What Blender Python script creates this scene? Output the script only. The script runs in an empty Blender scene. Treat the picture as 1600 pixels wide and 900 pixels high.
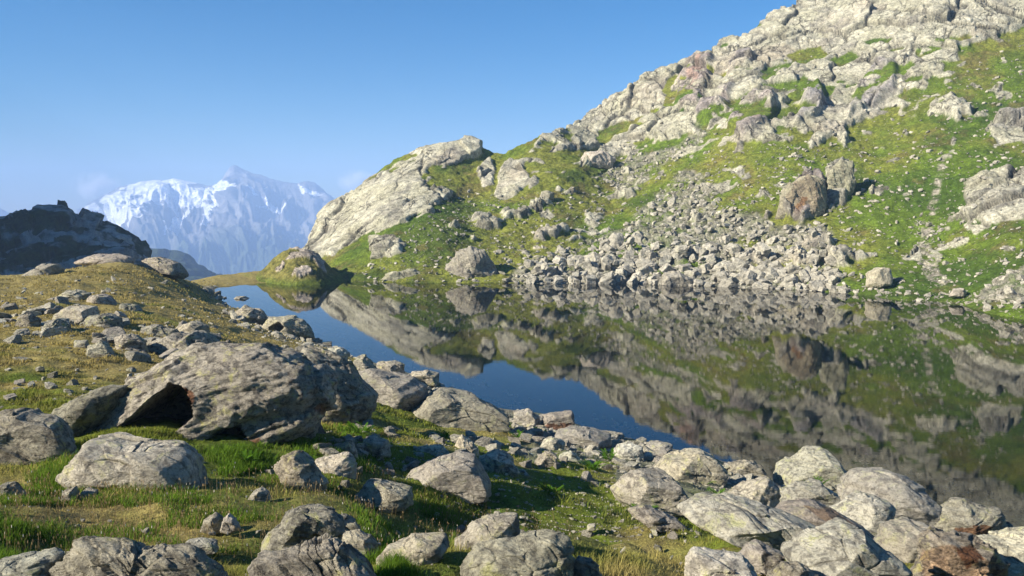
import bpy, bmesh, math, random
import numpy as np
R = math.radians
sc = bpy.context.scene
COL = sc.collection
# ------------------------------------------------------------------ camera
F = 1331.0; H = 5.0; YH = 330.0
PITCH = math.atan((450 - YH) / F)
cd = bpy.data.cameras.new('camera'); cam = bpy.data.objects.new('camera', cd); COL.objects.link(cam)
cam.location = (0, 0, H); cam.rotation_euler = (R(90) - PITCH, 0, 0)
cd.sensor_width = 36; cd.lens = F / 1600 * 36; cd.clip_start = 0.05; cd.clip_end = 20000
sc.camera = cam
# ------------------------------------------------------------------ light
SUN_EL, SUN_AZ = 28.0, -116.0          # azimuth clockwise from +Y (the view), negative = left
w = bpy.data.worlds.new('World'); sc.world = w; w.use_nodes = True
wn = w.node_tree; wn.nodes.clear()
sky = wn.nodes.new('ShaderNodeTexSky'); sky.sky_type = 'NISHITA'; sky.sun_disc = False
sky.sun_elevation = R(SUN_EL); sky.sun_rotation = R(SUN_AZ)
sky.altitude = 2400; sky.air_density = 1.3; sky.dust_density = 0.0; sky.ozone_density = 5.0
bg = wn.nodes.new('ShaderNodeBackground'); bg.inputs['Strength'].default_value = 0.050
wo = wn.nodes.new('ShaderNodeOutputWorld')
hs = wn.nodes.new('ShaderNodeHueSaturation'); hs.inputs['Saturation'].default_value = 1.42
wn.links.new(sky.outputs[0], hs.inputs['Color']); wn.links.new(hs.outputs[0], bg.inputs[0]); wn.links.new(bg.outputs[0], wo.inputs[0])
sd = bpy.data.lights.new('sun', 'SUN'); sd.energy = 5.0; sd.angle = R(0.53); sd.color = (1.0, 0.915, 0.77)
sun = bpy.data.objects.new('sun', sd); COL.objects.link(sun)
sun.rotation_euler = (R(90 - SUN_EL), 0, R(180 - SUN_AZ))
sc.view_settings.view_transform = 'Standard'; sc.view_settings.look = 'None'
sc.view_settings.exposure = 1.24; sc.view_settings.gamma = 1.0; sc.view_settings.use_curve_mapping = False
cy = sc.cycles
cy.use_denoising = True; cy.max_bounces = 6; cy.diffuse_bounces = 2; cy.glossy_bounces = 3
cy.transmission_bounces = 3; cy.transparent_max_bounces = 8; cy.volume_bounces = 4
cy.caustics_reflective = False; cy.caustics_refractive = False
# ------------------------------------------------------------------ pixel <-> world helpers
_ct, _st = math.cos(PITCH), math.sin(PITCH)
def ray(px, py):
    px = np.asarray(px, float); py = np.asarray(py, float)
    a = (px - 800) / F; b = (450 - py) / F
    return np.stack([a, _ct + b * _st, -_st + b * _ct + 0 * a], -1) if np.ndim(a) == np.ndim(b) else None
def at(px, py, D):                       # the point seen at a pixel, D metres ahead
    v = ray(px, py); t = np.asarray(D, float) / v[..., 1]
    return v * t[..., None] + np.array([0, 0, H])
def atz(px, py, z):                      # the point seen at a pixel, at height z
    v = ray(px, py); t = (np.asarray(z, float) - H) / v[..., 2]
    return v * t[..., None] + np.array([0, 0, H])
def proj(P):
    x = P[..., 0]; y = P[..., 1]; z = P[..., 2] - H
    f = y * _ct - z * _st; u = y * _st + z * _ct
    f = np.maximum(f, 1e-3)
    return 800 + F * x / f, 450 - F * u / f
# ------------------------------------------------------------------ noise
def _hash(ix, iy, iz, s=0):
    h = (ix.astype(np.int64) * 374761393 + iy.astype(np.int64) * 668265263 + iz.astype(np.int64) * 2147483647 + s * 974634777) & 0xffffffff
    h = ((h ^ (h >> 13)) * 1274126177) & 0xffffffff
    h = ((h ^ (h >> 16)) * 2246822519) & 0xffffffff
    return (h ^ (h >> 15)) & 0xffffffff
def vnoise(p, s=0):
    i = np.floor(p); f = p - i; i = i.astype(np.int64)
    f = f * f * f * (f * (f * 6 - 15) + 10)
    out = 0
    for dx in (0, 1):
        wx = f[:, 0] if dx else 1 - f[:, 0]
        for dy in (0, 1):
            wy = f[:, 1] if dy else 1 - f[:, 1]
            for dz in (0, 1):
                wz = f[:, 2] if dz else 1 - f[:, 2]
                out = out + wx * wy * wz * (_hash(i[:, 0] + dx, i[:, 1] + dy, i[:, 2] + dz, s) / 2147483648.0 - 1)
    return out
def fbm(p, o=4, gain=0.5, s=0):
    a = 1.0; t = 0; n = 0
    for k in range(o):
        t = t + a * vnoise(p * (2.03 ** k) + 17.3 * k, s + k); n += a; a *= gain
    return t / n
def ridged(p, o=4, s=0):
    a = 1.0; t = 0; n = 0
    for k in range(o):
        t = t + a * (1 - np.abs(vnoise(p * (2.03 ** k) + 11.1 * k, s + k))); n += a; a *= 0.5
    return t / n
def voro(p, s=0):
    i = np.floor(p).astype(np.int64); best = np.full(len(p), 9e9); bc = np.zeros_like(p); bh = np.zeros(len(p), np.int64)
    sec = np.full(len(p), 9e9)
    for dx in (-1, 0, 1):
        for dy in (-1, 0, 1):
            for dz in (-1, 0, 1):
                cx, cyy, cz = i[:, 0] + dx, i[:, 1] + dy, i[:, 2] + dz
                h = _hash(cx, cyy, cz, s)
                c = np.stack([cx + (h & 1023) / 1023.0, cyy + ((h >> 10) & 1023) / 1023.0, cz + ((h >> 20) & 1023) / 1023.0], -1)
                d = ((p - c) ** 2).sum(1)
                m = d < best
                sec = np.where(m, best, np.minimum(sec, d))
                best = np.where(m, d, best); bc[m] = c[m]; bh[m] = h[m]
    return np.sqrt(best), np.sqrt(sec), bc, bh
def facet(p, s=0, tilt=0.9):             # broken-rock look: every cell a tilted plane of its own, cracks between
    d1, d2, c, h = voro(p, s)
    h2 = _hash(h, h >> 7, h >> 3, s + 5)
    g = np.stack([(h2 & 1023) / 511.5 - 1, ((h2 >> 10) & 1023) / 511.5 - 1, ((h2 >> 20) & 1023) / 511.5 - 1], -1)
    v = ((h & 4095) / 2047.5 - 1) * 0.6 + tilt * (g * (p - c)).sum(1)
    return v, d2 - d1
def smooth(a, b, x):
    t = np.clip((x - a) / (b - a), 0, 1); return t * t * (3 - 2 * t)
def inpoly(px, py, poly):
    inside = np.zeros(np.shape(px), bool); n = len(poly)
    for k in range(n):
        x0, y0 = poly[k]; x1, y1 = poly[(k + 1) % n]
        if y0 == y1: continue
        c = ((y0 > py) != (y1 > py)) & (px < (x1 - x0) * (py - y0) / (y1 - y0) + x0)
        inside ^= c
    return inside
def tps(P, v, lam=1e-3):
    P = np.asarray(P, float); n = len(P)
    d2 = ((P[:, None] - P[None]) ** 2).sum(-1)
    K = 0.5 * d2 * np.log(d2 + 1e-12); K[np.diag_indices(n)] = lam
    A = np.zeros((n + 3, n + 3)); A[:n, :n] = K; A[:n, n] = 1; A[:n, n + 1:] = P
    A[n:, :n] = A[:n, n:].T
    c = np.linalg.solve(A, np.r_[np.asarray(v, float), 0, 0, 0])
    def f(Q):
        out = c[n] + Q[:, 0] * c[n + 1] + Q[:, 1] * c[n + 2]
        for k in range(n):
            d2 = (Q[:, 0] - P[k, 0]) ** 2 + (Q[:, 1] - P[k, 1]) ** 2
            out = out + c[k] * 0.5 * d2 * np.log(d2 + 1e-12)
        return out
    return f
# ------------------------------------------------------------------ mesh helpers
def mesh_np(name, V, faces, attrs=None, mat=None, smooth_=True):
    """faces: list of index arrays (n,3) or (n,4)"""
    me = bpy.data.meshes.new(name)
    me.vertices.add(len(V)); me.vertices.foreach_set('co', np.asarray(V, np.float32).ravel())
    lens = np.concatenate([np.full(len(f), f.shape[1], np.int32) for f in faces])
    idx = np.concatenate([f.ravel() for f in faces]).astype(np.int32)
    me.loops.add(len(idx)); me.loops.foreach_set('vertex_index', idx)
    me.polygons.add(len(lens)); st = np.zeros(len(lens), np.int32); st[1:] = np.cumsum(lens)[:-1]
    me.polygons.foreach_set('loop_start', st)
    try: me.polygons.foreach_set('loop_total', lens)
    except Exception: pass
    me.polygons.foreach_set('use_smooth', np.full(len(lens), smooth_, bool))
    me.update(calc_edges=True)
    for k, a in (attrs or {}).items():
        a = np.asarray(a, np.float32)
        if a.ndim == 2:
            at_ = me.attributes.new(k, 'FLOAT_COLOR', 'POINT')
            at_.data.foreach_set('color', np.c_[a, np.ones(len(a), np.float32)].astype(np.float32).ravel())
        else:
            at_ = me.attributes.new(k, 'FLOAT', 'POINT'); at_.data.foreach_set('value', a)
    if mat: me.materials.append(mat)
    return me
def link(name, me, label=None, cat=None, group=None, kind=None, loc=(0, 0, 0)):
    o = bpy.data.objects.new(name, me); COL.objects.link(o); o.location = loc
    if label: o['label'] = label
    if cat: o['category'] = cat
    if group: o['group'] = group
    if kind: o['kind'] = kind
    return o
def grid_faces(nr, nc, wrap=False):
    a = np.arange(nr * nc).reshape(nr, nc)
    if wrap: a = np.c_[a, a[:, :1]]
    return np.stack([a[:-1, :-1], a[:-1, 1:], a[1:, 1:], a[1:, :-1]], -1).reshape(-1, 4)
_ico = {}
def ico(n):
    if n not in _ico:
        bm = bmesh.new(); bmesh.ops.create_icosphere(bm, subdivisions=n, radius=1)
        bm.verts.index_update()
        _ico[n] = (np.array([v.co[:] for v in bm.verts]), np.array([[v.index for v in f.verts] for f in bm.faces])); bm.free()
    return _ico[n]
# ------------------------------------------------------------------ materials
def nodes(name):
    m = bpy.data.materials.new(name); m.use_nodes = True; t = m.node_tree; t.nodes.clear()
    out = t.nodes.new('ShaderNodeOutputMaterial')
    def N(tp, **kw):
        n = t.nodes.new('ShaderNode' + tp)
        for k, v in kw.items():
            if k in n.inputs.keys(): n.inputs[k].default_value = v
            else: setattr(n, k, v)
        return n
    L = t.links.new
    return m, t, out, N, L
def ramp(N, pts):
    r = N('ValToRGB'); e = r.color_ramp.elements
    while len(e) < len(pts): e.new(0.5)
    for k, (p, c) in enumerate(pts):
        e[k].position = p; e[k].color = (c, c, c, 1) if np.isscalar(c) else tuple(c) + (1,)
    return r
def mixc(N, L, fac, a, b, blend='MIX'):
    m = N('MixRGB', blend_type=blend)
    for i, x in ((0, fac), (1, a), (2, b)):
        if hasattr(x, 'is_output'): L(x, m.inputs[i])
        elif i == 0: m.inputs[0].default_value = x
        else: m.inputs[i].default_value = tuple(x) + (1,)
    return m.outputs[0]
def rock_material(name, base, dark, pale, lichen, scale=1.0, lich=0.5, bump=1.0):
    m, t, out, N, L = nodes(name)
    tc = N('TexCoord'); oi = N('ObjectInfo')
    off = N('VectorMath', operation='MULTIPLY_ADD'); L(oi.outputs['Location'], off.inputs[0]); off.inputs[1].default_value = (3.1, 2.3, 1.7)
    L(tc.outputs['Object'], off.inputs[2])
    sp = N('VectorMath', operation='SCALE'); L(off.outputs[0], sp.inputs[0]); sp.inputs['Scale'].default_value = scale
    V = sp.outputs[0]
    def noise(s, d=6, r=0.6, dist=0.0):
        n = N('TexNoise', Scale=s, Detail=d, Roughness=r, Distortion=dist); L(V, n.inputs['Vector']); return n.outputs['Fac']
    n1 = noise(2.2, 5, 0.6); n2 = noise(14, 6, 0.7, 0.4); n3 = noise(60, 4, 0.7); n4 = noise(5.5, 7, 0.72, 0.6)
    c = mixc(N, L, ramp(N, [(0.36, 0.0), (0.66, 1.0)]).outputs[0], base, pale)
    rn = t.nodes[-2] if False else None
    r1 = ramp(N, [(0.36, 0.0), (0.64, 1.0)]); L(n1, r1.inputs[0]); c = mixc(N, L, r1.outputs[0], base, pale)
    r2 = ramp(N, [(0.40, 1.0), (0.53, 0.0)]); L(n2, r2.inputs[0])
    f2 = N('Math', operation='MULTIPLY'); L(r2.outputs[0], f2.inputs[0]); f2.inputs[1].default_value = 0.75
    c = mixc(N, L, f2.outputs[0], c, dark)
    r3 = ramp(N, [(0.53, 0.0), (0.62, 1.0)]); L(n4, r3.inputs[0])
    rr = ramp(N, [(0.42, 0.0), (0.58, 1.0)]); L(n2, rr.inputs[0])
    f3 = N('Math', operation='MULTIPLY'); L(r3.outputs[0], f3.inputs[0]); L(rr.outputs[0], f3.inputs[1])
    f4 = N('Math', operation='MULTIPLY'); L(f3.outputs[0], f4.inputs[0]); f4.inputs[1].default_value = lich
    c = mixc(N, L, f4.outputs[0], c, lichen)
    r5 = ramp(N, [(0.30, 0.55), (0.50, 1.0), (0.75, 1.25)]); L(n3, r5.inputs[0])
    c = mixc(N, L, 0.8, c, r5.outputs[0], 'MULTIPLY')
    # stains / rust given per vertex
    a = N('Attribute', attribute_name='tint'); c = mixc(N, L, 1.0, c, a.outputs['Color'], 'MULTIPLY')
    hv = N('HueSaturation'); L(c, hv.inputs['Color'])
    mr = N('MapRange'); L(oi.outputs['Random'], mr.inputs[0]); mr.inputs[3].default_value = 0.82; mr.inputs[4].default_value = 1.16
    L(mr.outputs[0], hv.inputs['Value'])
    b = N('BsdfPrincipled', Roughness=0.88); b.inputs['Specular IOR Level'].default_value = 0.25; L(hv.outputs[0], b.inputs['Base Color'])
    wv = N('TexNoise', Scale=7.0, Detail=8, Roughness=0.68, Distortion=0.8)
    st = N('Mapping'); st.inputs['Scale'].default_value = (1, 1, 3.0); st.inputs['Rotation'].default_value = (0.35, 0.5, 0)
    L(V, st.inputs[0]); L(st.outputs[0], wv.inputs['Vector'])
    b1 = N('Bump', Strength=0.9 * bump, Distance=0.075 / scale); L(wv.outputs['Fac'], b1.inputs['Height'])
    b2 = N('Bump', Strength=0.7 * bump, Distance=0.012 / scale); L(n3, b2.inputs['Height']); L(b1.outputs[0], b2.inputs['Normal'])
    L(b2.outputs[0], b.inputs['Normal']); L(b.outputs[0], out.inputs[0])
    return m
M_ROCK = rock_material('lichen_rock', (0.34, 0.31, 0.25), (0.06, 0.055, 0.05), (0.49, 0.455, 0.365), (0.44, 0.43, 0.16), 1.0, 0.85, 1.3)
M_PINK = rock_material('pinkish_rock', (0.285, 0.258, 0.215), (0.13, 0.115, 0.10), (0.37, 0.335, 0.28), (0.38, 0.38, 0.18), 0.9, 0.45, 0.9)
M_PALE = rock_material('pale_rock', (0.38, 0.355, 0.285), (0.12, 0.11, 0.095), (0.50, 0.47, 0.38), (0.43, 0.43, 0.18), 0.9, 0.75, 1.0)
M_CLIFF = rock_material('cliff_rock', (0.36, 0.345, 0.26), (0.19, 0.175, 0.145), (0.44, 0.42, 0.325), (0.37, 0.37, 0.20), 0.16, 0.5, 1.2)
M_SCREE = rock_material('scree_rock', (0.36, 0.335, 0.27), (0.15, 0.14, 0.115), (0.44, 0.41, 0.335), (0.37, 0.37, 0.22), 0.35, 0.4, 0.8)
def terrain_material(name, s=1.0, rock_scale=0.16, bumpd=0.05):
    m, t, out, N, L = nodes(name)
    tc = N('TexCoord')
    def noise(sc_, d=5, r=0.6, dist=0.0):
        n = N('TexNoise', Scale=sc_, Detail=d, Roughness=r, Distortion=dist); L(tc.outputs['Object'], n.inputs['Vector']); return n.outputs['Fac']
    a = N('Attribute', attribute_name='col'); rm = N('Attribute', attribute_name='rockm')
    n1 = noise(6.0 * s, 6, 0.7); n2 = noise(34.0 * s, 4, 0.7)
    r1 = ramp(N, [(0.32, 0.5), (0.5, 1.0), (0.68, 1.5)]); L(n1, r1.inputs[0])
    r2 = ramp(N, [(0.32, 0.45), (0.5, 1.0), (0.68, 1.6)]); L(n2, r2.inputs[0])
    c = mixc(N, L, 0.8, a.outputs['Color'], r1.outputs[0], 'MULTIPLY'); c = mixc(N, L, 0.7, c, r2.outputs[0], 'MULTIPLY')
    b = N('BsdfPrincipled', Roughness=0.95); b.inputs['Specular IOR Level'].default_value = 0.1; L(c, b.inputs['Base Color'])
    b1 = N('Bump', Strength=0.8, Distance=bumpd * 2); L(n1, b1.inputs['Height'])
    b2 = N('Bump', Strength=0.8, Distance=bumpd); L(n2, b2.inputs['Height']); L(b1.outputs[0], b2.inputs['Normal'])
    L(b2.outputs[0], b.inputs['Normal']); L(b.outputs[0], out.inputs[0])
    return m
M_GROUND = terrain_material('meadow_ground', 1.0, bumpd=0.03)
def hill_material(name):
    m, t, out, N, L = nodes(name); tc = N('TexCoord'); V = tc.outputs['Object']
    def noise(sc_, d=5, r=0.6, dist=0.0, vec=None):
        n = N('TexNoise', Scale=sc_, Detail=d, Roughness=r, Distortion=dist); L(vec or V, n.inputs['Vector']); return n
    a = N('Attribute', attribute_name='col'); rm = N('Attribute', attribute_name='rockm')
    wq = noise(0.5, 4, 0.65); wa = N('VectorMath', operation='MULTIPLY_ADD'); L(wq.outputs['Color'], wa.inputs[0]); wa.inputs[1].default_value = (2.2, 2.2, 2.2); L(V, wa.inputs[2])
    mp = N('Mapping'); mp.inputs['Rotation'].default_value = (0, 0.5, 0); mp.inputs['Scale'].default_value = (1, 1, 0.45); L(wa.outputs[0], mp.inputs[0])
    cracks = None
    for s_, w_ in ((0.22, 0.022), (0.60, 0.030)):
        vo = N('TexVoronoi', feature='DISTANCE_TO_EDGE', Scale=s_); L(mp.outputs[0], vo.inputs['Vector'])
        r = N('MapRange'); L(vo.outputs['Distance'], r.inputs[0]); r.inputs[2].default_value = w_; r.inputs[3].default_value = 0.0; r.inputs[4].default_value = 1.0
        if cracks is None: cracks = r.outputs[0]
        else:
            mu = N('Math', operation='MULTIPLY'); L(cracks, mu.inputs[0]); L(r.outputs[0], mu.inputs[1]); cracks = mu.outputs[0]
    gate = ramp(N, [(0.46, 1.0), (0.60, 0.0)]); L(noise(0.22, 3).outputs['Fac'], gate.inputs[0])       # cracks come and go
    mxk = N('Math', operation='MAXIMUM'); L(cracks, mxk.inputs[0]); L(gate.outputs[0], mxk.inputs[1])
    inv = N('Math', operation='SUBTRACT'); inv.inputs[0].default_value = 1.0; L(mxk.outputs[0], inv.inputs[1])
    kf = N('Math', operation='MULTIPLY'); L(inv.outputs[0], kf.inputs[0]); L(rm.outputs['Fac'], kf.inputs[1])
    n1 = noise(1.3, 6, 0.72); n2 = noise(5.5, 5, 0.75); n3 = noise(3.0, 4, 0.7, 1.0)
    r1 = ramp(N, [(0.34, 0.5), (0.5, 1.0), (0.66, 1.5)]); L(n1.outputs['Fac'], r1.inputs[0])
    r2 = ramp(N, [(0.34, 0.4), (0.5, 1.0), (0.66, 1.65)]); L(n2.outputs['Fac'], r2.inputs[0])
    c = mixc(N, L, 0.75, a.outputs['Color'], r1.outputs[0], 'MULTIPLY'); c = mixc(N, L, 0.75, c, r2.outputs[0], 'MULTIPLY')
    # turf: tussock shadows painted in as dark green flecks; straw-coloured patches
    tu = ramp(N, [(0.40, 1.0), (0.50, 0.0)]); L(n3.outputs['Fac'], tu.inputs[0]); ir = N('Math', operation='SUBTRACT'); ir.inputs[0].default_value = 1.0; L(rm.outputs['Fac'], ir.inputs[1])
    tf = N('Math', operation='MULTIPLY'); L(tu.outputs[0], tf.inputs[0]); L(ir.outputs[0], tf.inputs[1]); tf2 = N('Math', operation='MULTIPLY'); L(tf.outputs[0], tf2.inputs[0]); tf2.inputs[1].default_value = 0.5
    c = mixc(N, L, tf2.outputs[0], c, (0.05, 0.075, 0.015)); kd = N('Math', operation='MULTIPLY'); L(kf.outputs[0], kd.inputs[0]); kd.inputs[1].default_value = 0.8
    c = mixc(N, L, kd.outputs[0], c, (0.07, 0.062, 0.05))
    b = N('BsdfPrincipled', Roughness=0.95); b.inputs['Specular IOR Level'].default_value = 0.1; L(c, b.inputs['Base Color'])
    b1 = N('Bump', Strength=0.9, Distance=0.28); L(n1.outputs['Fac'], b1.inputs['Height'])
    b2 = N('Bump', Strength=0.9, Distance=0.12); L(n2.outputs['Fac'], b2.inputs['Height']); L(b1.outputs[0], b2.inputs['Normal'])
    b3 = N('Bump', Strength=0.8, Distance=0.25); ik = N('Math', operation='SUBTRACT'); ik.inputs[0].default_value = 1.0; L(kf.outputs[0], ik.inputs[1]); L(ik.outputs[0], b3.inputs['Height']); L(b2.outputs[0], b3.inputs['Normal'])
    L(b3.outputs[0], b.inputs['Normal']); L(b.outputs[0], out.inputs[0])
    return m
M_HILL = hill_material('hillside_ground')
M_FAR = terrain_material('mountain_ground', 0.006, bumpd=3.0)
# ================================================================== GROUND (near meadow, shore and lake bed), one polar sheet
GC = []      # (px, py, z)
GC += [(0,900,3.45),(400,900,3.4),(800,900,3.35),(1000,900,3.2),(1200,900,2.8),(1400,900,2.4),(1600,900,1.9),
       (-250,800,3.35),(0,800,3.2),(400,800,3.12),(560,806,3.0),(640,846,3.05),(720,860,3.05),(850,860,3.0),(980,862,2.85),(1100,862,2.55),(700,800,2.28),(850,808,2.1),(1000,824,1.95),(610,776,2.45),(1200,850,2.05),(1400,850,1.7),(1600,860,1.0),
       (-250,700,3.1),(0,720,3.0),(250,720,2.9),(400,720,2.75),(600,720,2.3),(800,750,1.95),(900,760,1.75),(1000,760,1.5),(1100,765,1.1),(1200,790,1.1),(1400,810,0.85),
       (800,700,1.35),(1000,720,0.6),(800,668,0.6),(600,650,1.7),(600,605,0.9),(400,640,2.45),(400,560,1.75),(400,520,1.0),
       (-250,600,2.9),(0,620,2.85),(0,560,2.8),(0,500,2.65),(0,480,2.6),(0,455,2.5),(0,440,2.45),(60,430,2.4),(-250,480,2.7),(-250,455,2.5),(200,640,2.75),(200,580,2.6),(200,520,2.45),(200,480,2.3),(200,445,2.2),
       (120,425,2.5),(200,412,2.6),(270,425,1.9),(300,437,0.9),(345,441,0.35),(320,470,1.0),(290,450,1.3)]
SHORE = [(330,455),(345,471),(375,486),(400,490),(440,500),(483,522),(520,543),(555,560),(600,572),(640,582),(690,600),(725,622),(800,640),(850,645),(895,660),(940,678),(1000,690),(1060,703),(1110,715),(1160,728),(1205,748),(1228,762),(1300,757),(1340,748),(1400,762),(1460,790),(1510,800),(1560,812),(1610,832),(1800,880)]
FARSH = [(335,448),(375,445),(414,442),(462,445),(519,443),(545,439),(600,441),(700,442),(850,443),(1000,444),(1100,447),(1200,451),(1300,457),(1360,463),(1420,471),(1500,476),(1540,489),(1600,499),(1750,520)]
GC += [(x, y, 0.0) for x, y in SHORE]
LK = [(700,500,-2.5),(1000,500,-3.5),(1300,550,-3.5),(1600,560,-2.6),(1000,600,-2.6),(1300,680,-1.3),(1500,720,-0.9),(620,520,-1.2),(440,470,-0.7),(850,620,-0.7),(1150,690,-0.7),(1580,770,-0.5),(760,590,-0.9),(1700,650,-2.0),(1400,735,-0.35)]
pts = [atz(x, y, z) for x, y, z in GC]; zz = [z for _, _, z in GC]
for x, y, z in LK: pts.append(atz(x, y, 0.0)); zz.append(z)
for x, y in FARSH:
    p = atz(x, y, 0.0); far = x > 545
    pts.append(p); zz.append(-2.2 if far else -0.02)
    q = p * 1.12; pts.append(q); zz.append(-6 if far else (0.25 if x < 430 else 0.1))
for x, y, z in [(-3,0.7,3.5),(3,0.7,3.35),(0,-3,3.5),(-6,-4,3.7),(6,-4,2.6),(-20,-5,4.2),(20,-8,1.0),(20,10,-0.6),(-30,10,3.6),(-60,30,2.6),(-60,60,-4.0),(-30,42,-0.5),(-26,40,1.2),(-24.5,46,-0.3),(-30,52,-2.5),(-27,55,-1.5),(-23,50,0.2),(-40,50,-2.5),(40,20,-1.5),
                (0,-40,6),(-1,-90,8),(60,-60,2),(-60,-60,7),(-45,72,-3),(-36,62,0.6),(-30,80,-7),(-22,82,-9),(-60,90,-8),(-12,90,-8),(-12,110,-12),(90,30,-4),(90,90,-4),(20,95,-5)]:
    pts.append(np.array([x, y, z])); zz.append(z)
pts = np.array(pts)
def gco(x, y):
    r = np.hypot(x, y); return np.stack([np.arctan2(x, y) * 2.2, np.log(np.maximum(r, 2.6))], -1)
for (x_, y_, z_) in [(640,846,3.05),(720,860,3.05),(850,860,3.0),(980,862,2.85)]:     # the bank above the shaded hollow
    p_ = atz(x_, y_, z_); pts = np.r_[pts, [p_ + np.array([0.30, 0.62, 0])]]; zz.append(z_ - 0.66)
_gt0 = tps(gco(pts[:, 0], pts[:, 1]), zz, 2e-3)
_TH = np.linspace(-R(180), R(180), 1441); _LR = np.linspace(math.log(0.6), math.log(115), 420)
_a, _b = np.meshgrid(_TH, _LR); _GZ = _gt0(gco(np.exp(_b.ravel()) * np.sin(_a.ravel()), np.exp(_b.ravel()) * np.cos(_a.ravel()))).reshape(_a.shape)
_NS = np.array([atz(x, y, 0.0)[:2] for x, y in SHORE]); _FS = np.array([atz(x, y, 0.0)[:2] for x, y in FARSH])
_FX = np.array([q * (1.0 if FARSH[i][0] < 500 else 1.7) for i, q in enumerate(_FS)])
LAKE = [tuple(q) for q in np.r_[_NS, _FX[::-1]]]
_GZP = np.stack([np.exp(_b.ravel()) * np.sin(_a.ravel()), np.exp(_b.ravel()) * np.cos(_a.ravel())], -1)
_in = inpoly(_GZP[:, 0], _GZP[:, 1], LAKE); _dd = np.full(_in.sum(), 1e9); _q = _GZP[_in]
_edge = np.r_[_NS, _FS[::-1]]
for i in range(len(_edge)):
    a0, b0 = _edge[i], _edge[(i + 1) % len(_edge)]; ab = b0 - a0; tt = np.clip(((_q - a0) @ ab) / (ab @ ab), 0, 1); _dd = np.minimum(_dd, np.hypot(*(_q - a0 - tt[:, None] * ab).T))
_g = _GZ.ravel(); _g[_in] = np.minimum(_g[_in], -0.11 * np.minimum(_dd, 6) - 0.0); _GZ = _g.reshape(_a.shape)
def _gt(Q):
    t = (Q[:, 0] / 2.2 - _TH[0]) / (_TH[1] - _TH[0]); l = (np.clip(Q[:, 1], _LR[0], _LR[-1]) - _LR[0]) / (_LR[1] - _LR[0])
    i = np.clip(t.astype(int), 0, len(_TH) - 2); j = np.clip(l.astype(int), 0, len(_LR) - 2); t = t - i; l = l - j
    return (_GZ[j, i] * (1 - t) + _GZ[j, i + 1] * t) * (1 - l) + (_GZ[j + 1, i] * (1 - t) + _GZ[j + 1, i + 1] * t) * l
def ground_z(x, y):
    x = np.asarray(x, float).ravel(); y = np.asarray(y, float).ravel()
    z = _gt(gco(x, y)); P = np.stack([x, y, 0 * x], -1)
    lnd = smooth(-0.05, 0.5, z)
    z = z + fbm(P * 0.9, 3, s=3) * (0.03 + 0.11 * lnd) + fbm(P * 3.3, 3, s=9) * (0.02 + 0.035 * lnd) + fbm(P * 0.25, 2, s=5) * 0.12 * lnd
    return z
def ground_hit(px, py, y0=2.0, y1=95.0):
    px = np.atleast_1d(np.asarray(px, float)); py = np.atleast_1d(np.asarray(py, float))
    v = ray(px, py); v = v / v[:, 1:2]
    ys = np.geomspace(y0, y1, 260); hit = np.full(len(px), y1); done = np.zeros(len(px), bool); prev = np.full(len(px), y0)
    for yy in ys:
        act = ~done
        if not act.any(): break
        P = v[act] * yy; g = _gt(gco(P[:, 0], P[:, 1]))
        b = g > P[:, 2] + H
        ia = np.where(act)[0]; hh = ia[b]; hit[hh] = 0.5 * (yy + prev[hh]); done[hh] = True; prev[ia] = yy
    return v * hit[:, None] + np.array([0, 0, H]), done
th = np.r_[np.linspace(-180, -60, 30, endpoint=False), np.linspace(-60, -36, 40, endpoint=False), np.linspace(-36, 36, 460, endpoint=False), np.linspace(36, 60, 30, endpoint=False), np.linspace(60, 180, 31)]
rr = np.geomspace(0.6, 96, 520)
T_, R_ = np.meshgrid(np.radians(th), rr)
gx, gy = (R_ * np.sin(T_)).ravel(), (R_ * np.cos(T_)).ravel()
gz = ground_z(gx, gy)
GP = np.stack([gx, gy, gz], -1)
C_GREEN = np.array([0.122, 0.152, 0.022]); C_OCHRE = np.array([0.255, 0.207, 0.075]); C_SOIL = np.array([0.085, 0.068, 0.045])
C_DEEP = np.array([0.055, 0.095, 0.014]); C_GRAV = np.array([0.30, 0.28, 0.24])
SHORE_STONY = [(540,590),(640,600),(800,665),(820,720),(960,720),(1000,800),(1200,800),(1260,830),(1700,960),(1700,780),(1300,690),(1000,670),(820,625),(560,540)]
STONY_BOX = [(-40,470),(60,455),(150,470),(230,500),(345,520),(350,565),(180,560),(0,545),(-40,530)]
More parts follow.
